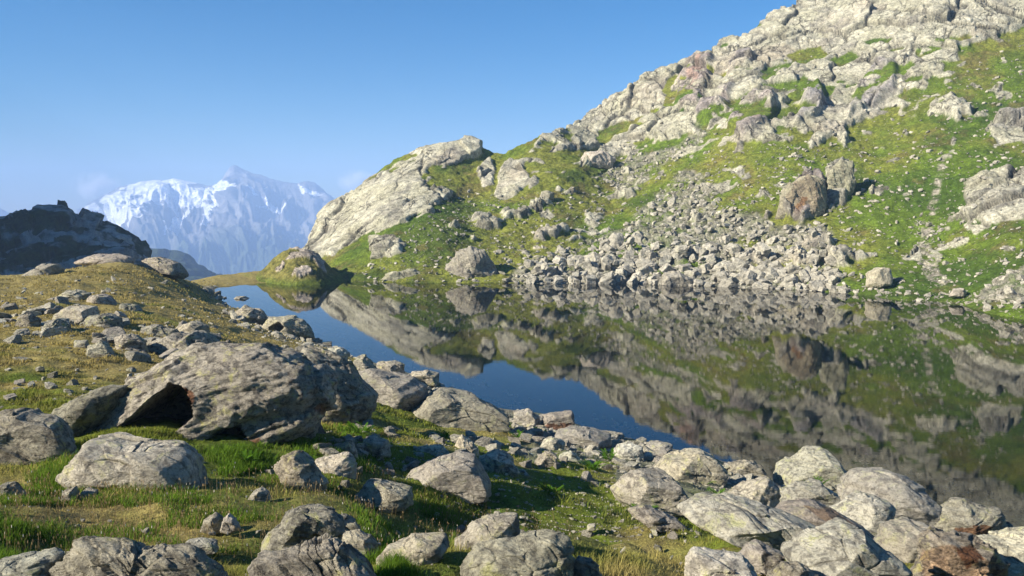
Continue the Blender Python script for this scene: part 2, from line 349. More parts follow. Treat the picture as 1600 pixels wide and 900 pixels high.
def ground_colour(P):
    px, py = proj(P); Q = P * np.array([1, 1, 0.3])
    n1 = fbm(Q * 0.35, 4, s=21); n2 = fbm(Q * 1.6, 4, s=22); n3 = fbm(Q * 5, 3, s=23); r = np.hypot(P[:, 0], P[:, 1])
    dry = smooth(-0.25, 0.35, n1 * 0.7 + n2 * 0.6 + 0.55 * smooth(9, 15, r) * smooth(-2, -6, P[:, 0] + 0.02 * r) - 0.12)
    dry = np.clip(dry + 0.0, 0, 1)
    c = C_GREEN * (1 - dry[:, None]) + C_OCHRE * dry[:, None]
    dp = smooth(0.1, 0.5, fbm(Q * 0.8, 3, s=31))[:, None] * 0.7; c = c * (1 - dp) + C_DEEP * dp * (1 - dry[:, None]) + c * dp * dry[:, None]
    soil = smooth(0.22, 0.45, n3 * 0.6 + n2 * 0.5)[:, None] * 0.55; c = c * (1 - soil) + C_SOIL * soil
    st = inpoly(px + 25 * n2, py + 12 * n3, SHORE_STONY) & (P[:, 1] > 3) & (P[:, 1] < 60)
    st = st * 0.65 * smooth(-0.35, 0.25, n2 + 0.3)
    nearw = smooth(0.32, 0.05, P[:, 2]) * (P[:, 1] < 55)
    stony = np.maximum(st, nearw * (0.55 + 0.45 * smooth(-.2, .2, n2)))[:, None]
    c = c * (1 - stony) + C_GRAV * (0.75 + 0.5 * n3[:, None]) * stony
    u = smooth(0.0, -0.15, P[:, 2])[:, None]; dpt = smooth(-0.15, -1.6, P[:, 2])[:, None]
    bed = (np.array([0.21, 0.165, 0.10]) * (0.8 + 0.9 * n3[:, None])) * (1 - dpt) + np.array([0.036, 0.060, 0.022]) * (1 + 0.35 * n2[:, None]) * dpt
    c = c * (1 - u) + bed * u
    return np.clip(c, 0.005, 1), stony[:, 0]
gcol, gst = ground_colour(GP)
link('meadow_ground', mesh_np('meadow_ground', GP, [grid_faces(len(rr), len(th))[:, ::-1]], {'col': gcol, 'rockm': gst}, M_GROUND), kind='structure')
# ================================================================== HILLSIDE beyond the lake
SKY = [(462,441),(470,425),(478,402),(485,384),(492,365),(500,347),(515,332),(530,320),(545,310),(560,299),(580,276),(600,262),(625,247),(650,235),(665,229),(682,226),(715,225),(735,227),(748,233),(765,236),(787,242),(800,235),(830,222),(845,214),(880,205),(905,190),(930,172),(960,155),(985,140),(1010,120),(1040,110),(1075,93),(1092,88),(1110,80),(1130,64),(1170,53),(1200,30),(1240,8),(1262,-12),(1300,-40),(1400,-110),(1600,-220),(2000,-380),(2400,-480)]
SHR = [(462,441),(500,441),(545,439),(600,441),(700,442),(850,443),(1000,444),(1100,447),(1200,451),(1300,457),(1360,464),(1420,471),(1500,476),(1540,489),(1600,499),(1750,520),(2000,560),(2400,640)]
MC = [(x, y, y) for x, y in SHR[2:]]
MC += [(462,441,432),(485,384,409),(540,395,422),(500,345,405),(600,262,402),(600,350,421),(690,226,403),(787,242,404),(735,312,414),(690,380,432),(855,306,416),(845,214,402),(905,190,394),(960,300,412),(900,250,407),
       (1000,340,424),(1000,250,406),(985,140,394),(1095,110,395),(1185,190,412),(1250,300,430),(1100,330,428),(1100,220,409),(1262,-12,389),(1350,150,409),(1350,300,432),(1450,250,429),(1450,100,408),(1450,380,449),
       (1600,30,403),(1600,250,436),(1600,400,470),(1600,-220,388),(2000,-380,385),(2000,200,430),(2400,-480,380),(2400,300,470),(1400,-110,388)]
MC = np.array(MC, float)
mfun = tps(MC[:, :2] / 300.0, MC[:, 2], 2e-4)
def hill_D(px, py):
    m = mfun(np.stack([np.ravel(px), np.ravel(py)], -1) / 300.0)
    return (H * F / np.clip(m - YH, 32, 400)).reshape(np.shape(px))
hc = np.r_[np.linspace(462, 1640, 960), np.linspace(1645, 2400, 90)]
sk = np.interp(hc, *zip(*SKY)); sh = np.interp(hc, *zip(*SHR))
vv = np.linspace(0, 1, 430)
PX = np.repeat(hc[None], len(vv), 0); PY = sh[None] + (sk - sh)[None] * vv[:, None]
D = hill_D(PX, PY)
HP = at(PX.ravel(), PY.ravel(), D.ravel()).reshape(len(vv), len(hc), 3)
low = np.stack([HP[0] * (1 - 0.06 * t) * np.array([1, 1, 0]) + np.array([0, 0, 1]) * (HP[0][:, 2:] - 2.6 * t) for t in (1.0, 0.66, 0.33)])
top = []
for t in (0.08, 0.25, 0.6, 1.2, 2.2, 4.0):
    q = HP[-1].copy(); n = q[:, :2] / np.linalg.norm(q[:, :2], axis=1, keepdims=True)
    q[:, :2] += n * 6 * t; q[:, 2] -= 1.6 * t * t + 0.4 * t; top.append(q)
HP = np.concatenate([low, HP, np.stack(top)])
PX = np.concatenate([np.repeat(PX[:1], 3, 0), PX, np.repeat(PX[-1:], 6, 0)]); PY = np.concatenate([np.repeat(PY[:1], 3, 0), PY, np.repeat(PY[-1:], 6, 0)])
shp = PX.shape; dp_ = np.gradient(HP, axis=0); dc_ = np.gradient(HP, axis=1)
NN = np.cross(dc_, dp_); NN /= np.linalg.norm(NN, axis=2, keepdims=True) + 1e-9
P = HP.reshape(-1, 3); NN = NN.reshape(-1, 3); px = PX.ravel(); py = PY.ravel()
w1 = fbm(P * 0.22, 4, s=41); w2 = fbm(P * 0.9, 4, s=42)
qx, qy = px + 16 * w1 + 9 * w2, py + 12 * fbm(P * 0.25, 4, s=43) + 7 * fbm(P * 0.9, 3, s=44)
DOME = [(450,450),(470,380),(500,330),(560,290),(600,250),(650,225),(690,215),(752,222),(750,238),(700,258),(680,268),(668,300),(690,325),(655,340),(640,352),(615,362),(590,372),(560,385),(545,397),(520,405),(500,412)]
CLIFF = [(832,238),(845,215),(900,180),(1000,115),(1090,75),(1200,15),(1300,-60),(1600,-260),(2400,-500),(2400,-100),(1700,0),(1600,40),(1545,62),(1500,78),(1440,118),(1405,150),(1370,178),(1330,196),(1290,212),(1255,212),(1215,205),(1200,225),(1150,226),(1125,222),(1085,238),(1060,252),(1000,246),(960,262),(925,262),(900,246),(860,240)]
PATCH = [[(742,265),(760,245),(775,262),(768,290),(750,295)],[(770,305),(785,262),(800,247),(818,258),(828,288),(790,314)],[(825,285),(838,275),(845,285),(830,298)],
         [(580,382),(600,376),(636,380),(634,400),(610,408),(584,404)],[(660,315),(690,292),(705,298),(700,318),(675,322)],
         [(1500,300),(1520,280),(1560,270),(1600,262),(1640,270),(1640,345),(1600,350),(1545,352),(1510,335)],[(1535,205),(1560,190),(1620,185),(1620,220),(1560,222)],
         [(1290,262),(1325,252),(1332,280),(1318,318),(1295,310)],
         [(1213,335),(1225,300),(1262,272),(1290,285),(1288,325),(1250,348)],[(880,205),(905,188),(905,215),(890,222)],[(1255,225),(1290,205),(1300,190),(1320,210),(1262,235)]]
GRASSIN = [[(915,215),(960,190),(1010,180),(985,205),(935,228)],[(1090,205),(1150,150),(1180,140),(1150,175),(1110,215)],[(1185,120),(1215,100),(1240,92),(1230,110),(1195,130)],[(1210,165),(1245,145),(1250,165),(1220,190)],
           [(560,300),(600,252),(640,232),(650,240),(615,255),(590,272)],[(1290,100),(1330,85),(1350,90),(1310,112)],[(1320,140),(1385,110),(1420,95),(1440,105),(1370,140),(1330,160)],[(1040,135),(1060,120),(1062,150),(1045,160)],[(1230,150),(1260,120),(1270,128),(1250,165)],[(660,268),(690,258),(690,262),(668,275)],[(640,250),(652,246),(655,250),(644,256)],[(610,265),(625,258),(628,262),(612,270)]]
SCREE = [(792,446),(830,405),(870,392),(960,362),(1000,330),(1035,300),(1050,282),(1085,268),(1112,282),(1125,325),(1175,330),(1215,350),(1290,345),(1300,380),(1320,420),(1322,462),(1200,455),(1000,448)]
SCREE2 = [(960,262),(1000,246),(1060,235),(1095,200),(1110,215),(1060,250),(1000,285),(960,300),(930,280)]
SCREE3 = [(1520,475),(1540,440),(1570,420),(1640,400),(1640,500),(1580,480)]
TRACK = [(1440,350),(1446,330),(1458,300),(1470,250),(1480,250),(1466,310),(1458,345),(1452,385),(1466,415),(1486,438),(1462,440),(1443,418),(1438,385)]
domem = inpoly(qx, qy, DOME); rock = domem | inpoly(qx, qy, CLIFF)
for p_ in PATCH: rock |= inpoly(qx * 0.5 + px * 0.5, qy * 0.5 + py * 0.5, p_)
for p_ in GRASSIN: rock &= ~inpoly(qx, qy, p_)
scr = inpoly(qx, qy, SCREE) | inpoly(qx, qy, SCREE2) | inpoly(qx, qy, SCREE3); trk = inpoly(px + 4 * w2, py, TRACK)
# ledges of turf inside the crags, crags breaking out of the turf
crag = inpoly(qx, qy, CLIFF)
ledge = (w1 * 0.9 + fbm(P * np.array([0.5, 0.5, 1.3]), 3, s=47) * 0.8) > 0.25
rock &= ~(ledge & crag & ~inpoly(px, py, [(1180,60),(1260,-40),(1700,-300),(1700,20),(1500,60),(1380,60),(1300,70)]))
bro = (fbm(P * np.array([0.42, 0.42, 0.6]), 5, 0.6, s=48) + 0.10 * smooth(1250, 1500, px) > 0.30) & (px > 700) & (py < 415)
rock |= bro & ~trk
def blur(a, k):
    a = a.reshape(shp).astype(float)
    for _ in range(k):
        a = (a + np.roll(a, 1, 0) + np.roll(a, -1, 0)) / 3; a = (a + np.roll(a, 1, 1) + np.roll(a, -1, 1)) / 3
    return a.ravel()
rkb = blur(rock, 24); rkm = blur(rock, 3); scm = blur(scr & ~rock, 4); dmm = blur(domem, 4)
disp = fbm(P * 0.12, 3, s=51) * 0.45 + fbm(P * 0.6, 3, s=52) * 0.22 + fbm(P * 2.0, 3, s=53) * 0.13
sel = rkm > 0.01
Q0 = P[sel]; Q0 = Q0 + 0.9 * np.stack([fbm(Q0 * .28, 3, s=61), fbm(Q0 * .28, 3, s=62), fbm(Q0 * .28, 3, s=63)], -1)
wgt = smooth(-0.25, 0.25, fbm(Q0 * 0.12, 3, s=64))          # broken places and massive places
# crags: tall blocks leaning with the strata
Q = Q0.copy(); Q[:, 0] += 0.55 * Q[:, 2]
f1, e1 = facet(Q * np.array([1 / 5.5, 1 / 5.5, 1 / 9.0]), 71, 0.55); f2, e2 = facet(Q * np.array([1 / 1.9, 1 / 1.9, 1 / 3.2]), 72, 0.8); f3, e3 = facet(Q0 / np.array([0.7, 0.7, 0.9]), 73)
rid = ridged(Q * np.array([0.35, 0.35, 0.12]), 4, s=74) - 0.6
ck = np.exp(-(e1 / 0.035) ** 2) * 0.40 + np.exp(-(e2 / 0.06) ** 2) * 0.20 * wgt
r_ = 0.35 + 0.75 * f1 + (0.06 + 0.14 * wgt) * f2 + (0.015 + 0.045 * wgt) * f3 + 0.5 * rid - ck + 0.10 * fbm(Q0 * 1.5, 3, s=75)
# the dome: big smooth slabs, thin cracks running down to the left
ca, sa = math.cos(0.85), math.sin(0.85)
QD = np.stack([(Q0[:, 0] * ca + Q0[:, 2] * sa) / 11.0, Q0[:, 1] / 9.0, (-Q0[:, 0] * sa + Q0[:, 2] * ca) / 3.4], -1)
g1, h1 = facet(QD, 76, 0.25); QE = QD * np.array([2.2, 2.0, 2.6]) + 0.15 * fbm(Q0 * 0.7, 3, s=77)[:, None]; g2, h2 = facet(QE, 78, 0.4)
msk = smooth(-0.1, 0.2, fbm(Q0 * 0.22, 3, s=79))
rd = 0.45 + 0.55 * g1 + 0.16 * g2 * wgt - 0.30 * np.exp(-(h1 / 0.03) ** 2) * msk - 0.16 * np.exp(-(h2 / 0.045) ** 2) * msk + 0.45 * fbm(Q0 * 0.25, 3, s=80) + 0.07 * fbm(Q0 * 1.6, 4, s=82)
dm = dmm[sel]; dd = np.zeros(len(P)); dd[sel] = (r_ * (1 - dm) + rd * dm)
ckc = np.zeros(len(P)); ckc[sel] = np.clip((np.exp(-(e1 / 0.05) ** 2) * 0.8 + np.exp(-(e2 / 0.07) ** 2) * 0.6 * wgt) * (1 - dm) + dm * msk * (np.exp(-(h1 / 0.035) ** 2) + np.exp(-(h2 / 0.05) ** 2) * 0.8), 0, 1)
sel2 = scm > 0.02; f4, e4 = facet(P[sel2] / 0.8, 81); dd2 = np.zeros(len(P)); dd2[sel2] = 0.2 * f4 - 0.12 * np.exp(-(e4 / 0.1) ** 2)
STAIN = [([(1055,165),(1075,100),(1092,86),(1118,95),(1110,130),(1095,165),(1075,170)], (0.217,0.181,0.169)), ([(1078,120),(1090,95),(1098,100),(1092,140),(1080,150)], (0.320,0.217,0.170)),
         ([(1140,205),(1150,175),(1180,155),(1212,158),(1205,190),(1185,210),(1160,222)], (0.230,0.199,0.187)), ([(1175,200),(1180,172),(1196,170),(1192,200)], (0.346,0.243,0.204)),
         ([(1090,195),(1105,160),(1130,140),(1150,138),(1140,165),(1110,195)], (0.254,0.218,0.211)), ([(1140,110),(1160,90),(1178,80),(1175,108),(1150,118)], (0.246,0.222,0.215)),
         ([(1320,190),(1345,130),(1370,102),(1405,105),(1400,145),(1370,165)], (0.259,0.239,0.227)), ([(1240,200),(1258,150),(1275,130),(1290,160),(1270,190)], (0.284,0.264,0.252)),
         ([(1225,338),(1228,300),(1255,275),(1283,285),(1285,315),(1255,345)], (0.241,0.206,0.194)), ([(1240,340),(1248,305),(1255,300),(1252,340)], (0.319,0.216,0.160)), ([(1300,300),(1300,262),(1318,252),(1318,290)], (0.228,0.220,0.216)),
         ([(1540,210),(1560,192),(1600,190),(1600,205)], (0.235,0.220,0.204)), ([(1452,260),(1455,225),(1470,220),(1470,265)], (0.193,0.161,0.146))]
bul = np.zeros(len(P))
for pl, cc in STAIN:
    if max(q_[0] for q_ in pl) - min(q_[0] for q_ in pl) > 35: bul += blur(inpoly(px + 5 * w2, py + 5 * w1, pl), 5)
edge = smooth(0, 4, np.repeat(np.arange(shp[0]), shp[1])); wet = smooth(-0.6, 0.8, P[:, 2])
amp = np.where(px < 545, smooth(455, 490, px), 1.0)
P2 = P + NN * ((0.75 * np.clip(bul, 0, 1) + disp * (1 - 0.5 * rkm) * wet + dd * rkm * (0.3 + 0.7 * smooth(0.25, 0.8, rkb)) * (0.35 + 0.65 * wet) + dd2 * scm) * amp)[:, None]
# colours
n1 = fbm(P * 0.10, 4, s=91); n2 = fbm(P * 0.45, 4, s=92); n3 = fbm(P * 2.0, 3, s=93); n4 = fbm(P * np.array([0.5, 0.5, 0.15]), 4, s=94)
G1 = np.array([0.100, 0.150, 0.018]); G2 = np.array([0.175, 0.185, 0.034]); G3 = np.array([0.045, 0.085, 0.013]); BR = np.array([0.15, 0.105, 0.05])
k = smooth(-0.2, 0.4, n1 + 0.5 * n2 + 0.15 * smooth(1000, 800, px))[:, None]; g = G1 * (1 - k) + G2 * k
k = (smooth(0.05, 0.4, fbm(P * 0.16, 3, s=95) + 0.35 * n2 + 0.16 * smooth(1250, 1500, px)) * 0.75)[:, None]; g = g * (1 - k) + G3 * k
k = (smooth(0.25, 0.5, n2 + 0.4 * n3) * 0.5)[:, None]; g = g * (1 - k) + BR * k
RA = np.array([0.35, 0.335, 0.245]); RB = np.array([0.25, 0.235, 0.19]); RC = np.array([0.42, 0.40, 0.31]); RD = np.array([0.13, 0.12, 0.11]); RP = np.array([0.33, 0.285, 0.225])
k = smooth(-0.3, 0.3, n2)[:, None]; rc = RA * (1 - k) + RC * k
k = (smooth(0.0, 0.45, n4) * 0.7)[:, None]; rc = rc * (1 - k) + RB * k
k = (smooth(0.2, 0.5, n1) * 0.6)[:, None]; rc = rc * (1 - k) + RP * k
k = (smooth(0.25, 0.5, n3 * 0.7 + n4 * 0.5) * 0.5)[:, None]; rc = rc * (1 - k) + RD * k
for pl, cc in STAIN:
    k = blur(inpoly(px + 7 * w2, py + 7 * n3, pl), 3)[:, None] * 0.85 * smooth(-.5, .1, n4 + n3 * 0.5)[:, None]; rc = rc * (1 - k) + np.array(cc) * (1 + 0.5 * n3[:, None]) * k
SC = np.array([0.29, 0.27, 0.22])
k = (ckc * 0.75)[:, None]; rc = rc * (1 - k) + np.array([0.075, 0.068, 0.055]) * k
rc = rc * 1.04
kk = smooth(0.35, 0.6, rkm)[:, None]; col = g * (1 - kk) + rc * kk
k = np.clip(scm * 0.85 * smooth(-0.45, 0.1, n2 + 0.3 * n3), 0, 1)[:, None] * (1 - kk); col = col * (1 - k) + SC * (0.85 + 0.4 * n3[:, None]) * k
k = blur(trk, 2)[:, None] * (0.95 * smooth(-.35, .2, n3 + .6 * n2))[:, None]; col = col * (1 - k) + np.array([0.31, 0.275, 0.225]) * (1 + 0.5 * n3[:, None]) * k
u = smooth(0.05, -0.1, P2[:, 2])[:, None]; u2 = smooth(-0.3, -1.4, P2[:, 2])[:, None]; col = col * (1 - u) + (np.array([0.12, 0.105, 0.06]) * (1 - u2) + np.array([0.036, 0.060, 0.022]) * u2) * u
link('hillside', mesh_np('hillside', P2, [grid_faces(*shp)], {'col': np.clip(col, 0.005, 1), 'rockm': rkm}, M_HILL), kind='structure')
def hill_at(px_, py_):
    """points on the hillside seen at pixels: the nearest built vertex column/row"""
    c = np.clip(np.searchsorted(hc, px_), 1, len(hc) - 1); s0 = sh[c]; s1 = sk[c]
    r = np.clip(np.round((py_ - s0) / (s1 - s0) * (len(vv) - 1)).astype(int), 0, len(vv) - 1) + 3
    return P2.reshape(shp + (3,))[r, c], rkm.reshape(shp)[r, c]
def patch_terrain(name, base, crest, Dbase, Dcrest, nc, nr, disp_f, col_f, mat, back=1.15, drop=0.15):
    """a hill as a sheet from its foot line to its crest line (pixels + metres), with a back slope"""
    xs = np.linspace(crest[0][0], crest[-1][0], nc); yc = np.interp(xs, *zip(*crest)); yb = np.interp(xs, *zip(*base))
    v = np.linspace(0, 1, nr); X = np.repeat(xs[None], nr, 0); Y = yb + (yc - yb) * v[:, None]
    Dv = np.interp(xs, *zip(*Dbase)) if not np.isscalar(Dbase) else Dbase + 0 * xs; Dk = np.interp(xs, *zip(*Dcrest)) if not np.isscalar(Dcrest) else Dcrest + 0 * xs
    DD = Dv + (Dk - Dv) * (v ** 1.0)[:, None]
    A = at(X.ravel(), Y.ravel(), DD.ravel()).reshape(nr, nc, 3)
    bk = []
    for t in (0.1, 0.4, 1.0):
        q = A[-1].copy(); ext = Dk * (back - 1) * t; q[:, 1] += ext; q[:, 0] += ext * (q[:, 0] / q[:, 1]); q[:, 2] -= ext * drop * 4 * t; bk.append(q)
    A = np.concatenate([A, np.stack(bk)]); X = np.concatenate([X, np.repeat(X[-1:], 3, 0)]); Y = np.concatenate([Y, np.repeat(Y[-1:], 3, 0)])
    n = np.cross(np.gradient(A, axis=1), np.gradient(A, axis=0)); n /= np.linalg.norm(n, axis=2, keepdims=True) + 1e-9
    A = A.reshape(-1, 3); n = n.reshape(-1, 3); V = np.concatenate([np.repeat(v[:, None], nc, 1), np.ones((3, nc))]).ravel()
    A2 = A + n * disp_f(A, X.ravel(), Y.ravel(), V)[:, None]
    c, rm = col_f(A2, X.ravel(), Y.ravel(), n)
    return link(name, mesh_np(name, A2, [grid_faces(nr + 3, nc)], {'col': c, 'rockm': rm}, mat), kind='structure')
# ---- shaded rocky hill on the left
def dk_disp(A, X, Y, V):
    f1, e1 = facet(A * np.array([1, 1, 1.3]) / 6, 101); f2, _ = facet(A / 2.2, 102)
    return (1.0 * f1 + 0.6 * f2 + fbm(A * 0.1, 3, s=103) * 1.3) * smooth(-0.02, 0.2, V)
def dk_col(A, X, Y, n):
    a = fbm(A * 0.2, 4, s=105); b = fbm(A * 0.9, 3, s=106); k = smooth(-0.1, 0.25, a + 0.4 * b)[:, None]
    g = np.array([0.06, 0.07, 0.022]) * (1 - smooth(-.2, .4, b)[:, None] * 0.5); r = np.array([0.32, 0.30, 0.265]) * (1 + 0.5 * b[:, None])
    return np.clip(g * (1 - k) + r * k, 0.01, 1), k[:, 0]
M_DARK = terrain_material('dark_hill_ground', 0.2, bumpd=0.2)
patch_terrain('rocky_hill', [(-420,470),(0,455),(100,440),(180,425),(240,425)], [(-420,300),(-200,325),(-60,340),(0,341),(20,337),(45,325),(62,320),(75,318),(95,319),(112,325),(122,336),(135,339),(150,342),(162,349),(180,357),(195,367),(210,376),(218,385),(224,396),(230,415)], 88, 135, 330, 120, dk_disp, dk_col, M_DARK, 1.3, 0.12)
# ---- the ridge further left that keeps that hill in shade
xs = np.linspace(-1, 1, 60); ys = np.linspace(26, 270, 90); A = np.zeros((90, 60, 3))
for i, yv in enumerate(ys):
    cx = -126 - (yv - 80) * 0.52; hgt = 74 * smooth(26, 62, yv) * smooth(290, 230, yv)
    A[i, :, 0] = cx + xs * 42; A[i, :, 1] = yv; A[i, :, 2] = -8 + hgt * (1 - np.abs(xs)) ** 0.9
A = A.reshape(-1, 3); A[:, 2] += 5 * fbm(A * 0.06, 4, s=111) + 1.5 * facet(A / 5, 112)[0]
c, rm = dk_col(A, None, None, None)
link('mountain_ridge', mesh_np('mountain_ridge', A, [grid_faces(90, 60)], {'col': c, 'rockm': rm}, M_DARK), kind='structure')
# ---- far snowy massif
FSK = [(60,350),(90,345),(110,335),(130,322),(150,309),(165,302),(190,291),(215,285),(240,282),(262,281),(285,282),(300,285),(320,290),(335,288),(345,280),(352,272),(360,263),(366,260),(375,263),(385,265),(400,270),(415,278),(430,284),(450,287),(465,289),(480,287),(492,288),(505,296),(515,306),(524,318),(540,310),(560,297),(600,285),(680,285)]
SNOW = [[(160,305),(190,288),(262,277),(300,280),(330,288),(333,305),(322,322),(300,330),(285,345),(262,374),(256,360),(276,330),(262,326),(246,334),(228,356),(204,366),(212,342),(192,352),(172,356),(160,330)],
        [(343,278),(352,288),(370,298),(362,308),(352,330),(336,350),(312,358),(320,338),(312,328),(334,304)], [(384,310),(402,316),(428,330),(444,336),(428,337),(402,328)], [(464,290),(482,302),(502,314),(490,318),(470,308)], [(404,296),(416,296),(414,302),(405,302)], [(130,330),(150,320),(158,328),(140,338)]]
def fm_disp(A, X, Y, V):
    q = np.stack([X / 62 + 0.5 * V, V * 1.6, 0 * X], -1)
    return (ridged(q + 0.4 * fbm(q * 2, 3, s=121)[:, None], 5, s=122) - 0.55) * (170 - 80 * V) * smooth(0.0, 0.25, V) * smooth(1.03, 0.8, V) + 10 * fbm(A * 0.02, 3, s=123)
def fm_col(A, X, Y, n):
    a = fbm(A * 0.012, 5, s=125); b = fbm(A * 0.04, 4, s=126)
    s = np.zeros(len(A), bool)
    for p_ in SNOW: s |= inpoly(X + 9 * a + 4 * b, Y + 8 * b + 5 * a, p_)
    s &= ~((fbm(A * np.array([0.016, 0.016, 0.03]), 4, s=127) > 0.24))
    r = np.array([0.20, 0.19, 0.18]) * (1 + 0.7 * a[:, None]); lowg = smooth(360, 410, Y)[:, None]; r = r * (1 - lowg) + np.array([0.07, 0.09, 0.05]) * lowg
    k = s[:, None] * 1.0
    return np.clip(r * (1 - k) + np.array([0.88, 0.88, 0.90]) * k, 0.01, 1), 1 - k[:, 0]
patch_terrain('snowy_mountain', [(60,455),(680,455)], FSK, 1750, 2450, 520, 260, fm_disp, fm_col, M_FAR, 1.06, 0.3)
patch_terrain('distant_mountain', [(-300,420),(60,420)], [(-300,295),(-80,300),(-20,318),(0,325),(14,333),(26,345),(60,372)], 1900, 2300, 120, 60, lambda A, X, Y, V: 30 * fbm(A * 0.012, 4, s=131) * smooth(0, .2, V) * smooth(1.02, .85, V), lambda A, X, Y, n: (np.tile([0.16, 0.15, 0.15], (len(A), 1)), np.ones(len(A))), M_FAR, 1.08, 0.3)
patch_terrain('forested_slope', [(180,470),(480,470)], [(180,380),(240,398),(285,406),(300,412),(330,424),(360,431),(400,437),(480,441)], 520, 760, 160, 60, lambda A, X, Y, V: 14 * fbm(A * 0.03, 4, s=135) * smooth(0, .2, V), lambda A, X, Y, n: (np.clip(np.array([0.035, 0.05, 0.025]) * (1 + 0.8 * fbm(A * 0.06, 3, s=136)[:, None]), 0.01, 1), np.zeros(len(A))), M_FAR, 1.1, 0.3)
# ---- valley floor out to the mountains
vx = np.linspace(-2150, 1400, 80); vy = np.r_[np.linspace(64, 400, 40), np.linspace(440, 2640, 50)]
X, Y = np.meshgrid(vx, vy); Z = -14 - 190 * smooth(64, 650, Y) + 0 * X; A = np.stack([X.ravel(), Y.ravel(), Z.ravel()], -1); A[:, 2] += 14 * fbm(A * 0.008, 3, s=141) - 8
link('valley', mesh_np('valley', A, [grid_faces(len(vy), len(vx))], {'col': np.clip(np.array([0.07, 0.09, 0.04]) * (1 + 0.5 * fbm(A * 0.02, 3, s=142)[:, None]), 0.01, 1), 'rockm': np.zeros(len(A))}, M_FAR), kind='structure')
# ---- grassy knoll at the lake's end: a rounded mound with a steep right side
KN = [(388,442),(395,436),(410,424),(425,409),(440,396),(452,389),(468,388),(482,390),(494,396),(503,408),(515,420),(530,432),(548,440),(560,442)]
xs = np.linspace(388, 560, 150); ts = np.linspace(-1, 1, 110)
yk = np.interp(xs, *zip(*KN)); A = np.zeros((110, 150, 3)); Dk = 61.5
frt = np.interp(xs, [388, 414, 440, 462, 500, 519, 545, 560], [443.5, 442.5, 445.5, 446.5, 445.5, 443.5, 440.5, 441])
for i, t in enumerate(ts):
    D_ = np.where(t < 0, Dk + (Dk - H * F / (frt - YH)) * t * 1.0, Dk + 9 * t)
    h0 = at(xs, yk, Dk + 0 * xs)[:, 2]; 
    sx = (xs - 800) / F * D_ * 1.0
    hh = np.maximum(h0 + 0.35, 0.05) * (np.clip(1 - np.abs(t), 0, 1) ** 0.62) - 0.30
    A[i] = np.stack([sx * (1.0 if t >= 0 else 1.0), D_, hh], -1)
A = A.reshape(-1, 3); kx, ky = proj(A)
n2 = fbm(A * 0.9, 4, s=152); n1 = fbm(A * 0.35, 3, s=151)
rk = inpoly(kx + 8 * n2, ky + 6 * n1, [(445,404),(455,392),(475,387),(500,392),(508,408),(512,425),(500,418),(488,405),(470,402)]) | inpoly(kx + 6 * n2, ky + 4 * n1, [(455,430),(462,420),(485,422),(492,430),(470,434)]) | inpoly(kx + 6 * n2, ky, [(430,420),(442,405),(446,408),(438,424)])
rb = rk.astype(float)
f1, e1 = facet(A / 1.5, 155); A2 = A.copy(); A2[:, 2] += (0.30 * fbm(A * 0.8, 3, s=153) + 0.10 * fbm(A * 3, 2, s=154) + rb * (0.18 * f1 + 0.08)) * smooth(-0.3, 0.6, A[:, 2])
dry = smooth(-.2, .3, n1 + n2 * .5 + 0.3)[:, None]; c = np.array([0.10, 0.135, 0.02]) * (1 - dry) + np.array([0.17, 0.155, 0.045]) * dry
lw = smooth(0.6, 0.1, A[:, 2])[:, None] * 0.8; c = c * (1 - lw) + np.array([0.10, 0.14, 0.022]) * lw
c = c * (1 - rb[:, None]) + np.array([0.36, 0.31, 0.25]) * (1 + 0.5 * n2[:, None]) * rb[:, None]
link('grassy_knoll', mesh_np('grassy_knoll', A2, [grid_faces(110, 150)], {'col': np.clip(c, 0.01, 1), 'rockm': rb}, M_HILL), kind='structure')
# ================================================================== LAKE
m, t, out, N, L = nodes('lake_water')
tc = N('TexCoord'); mp = N('Mapping'); mp.inputs['Scale'].default_value = (0.6, 2.4, 1); L(tc.outputs['Object'], mp.inputs[0])
na = N('TexNoise', Scale=2.2, Detail=4, Roughness=0.6); L(mp.outputs[0], na.inputs['Vector'])
nb = N('TexNoise', Scale=0.35, Detail=2, Roughness=0.5); L(mp.outputs[0], nb.inputs['Vector'])
b1 = N('Bump', Strength=1.0, Distance=0.0003); L(na.outputs['Fac'], b1.inputs['Height'])
b2 = N('Bump', Strength=1.0, Distance=0.0007); L(nb.outputs['Fac'], b2.inputs['Height']); L(b1.outputs[0], b2.inputs['Normal'])
fr = N('Fresnel', IOR=1.34); L(b2.outputs[0], fr.inputs['Normal'])
gl = N('BsdfGlossy', Roughness=0.012); gl.inputs['Color'].default_value = (1, 1, 1, 1); L(b2.outputs[0], gl.inputs['Normal'])
tr = N('BsdfTransparent'); tr.inputs['Color'].default_value = (0.62, 0.72, 0.50, 1)
mx = N('MixShader'); L(fr.outputs[0], mx.inputs[0]); L(tr.outputs[0], mx.inputs[1]); L(gl.outputs[0], mx.inputs[2]); L(mx.outputs[0], out.inputs[0])
M_WATER = m
ring = [atz(x, y, 0.0) * k for x, y, k in [(x, y, 0.93) for x, y in SHORE]] + [atz(x, y, 0.0) * 1.0 + np.array([0, (7.0 if x > 1300 else 2.6) if x > 545 else 0.35, 0]) for x, y in FARSH[::-1]]
ring = np.array(ring); ring[:, 2] = 0.0
bm = bmesh.new(); vs = [bm.verts.new(p) for p in ring]; f = bm.faces.new(vs)
if f.normal.z < 0: f.normal_flip()
bmesh.ops.triangulate(bm, faces=[f]); bm.normal_update()
for f in bm.faces:
    if f.normal.z < 0: f.normal_flip()
me = bpy.data.meshes.new('lake_water'); bm.to_mesh(me); bm.free(); me.materials.append(M_WATER)
link('lake_water', me, kind='structure')
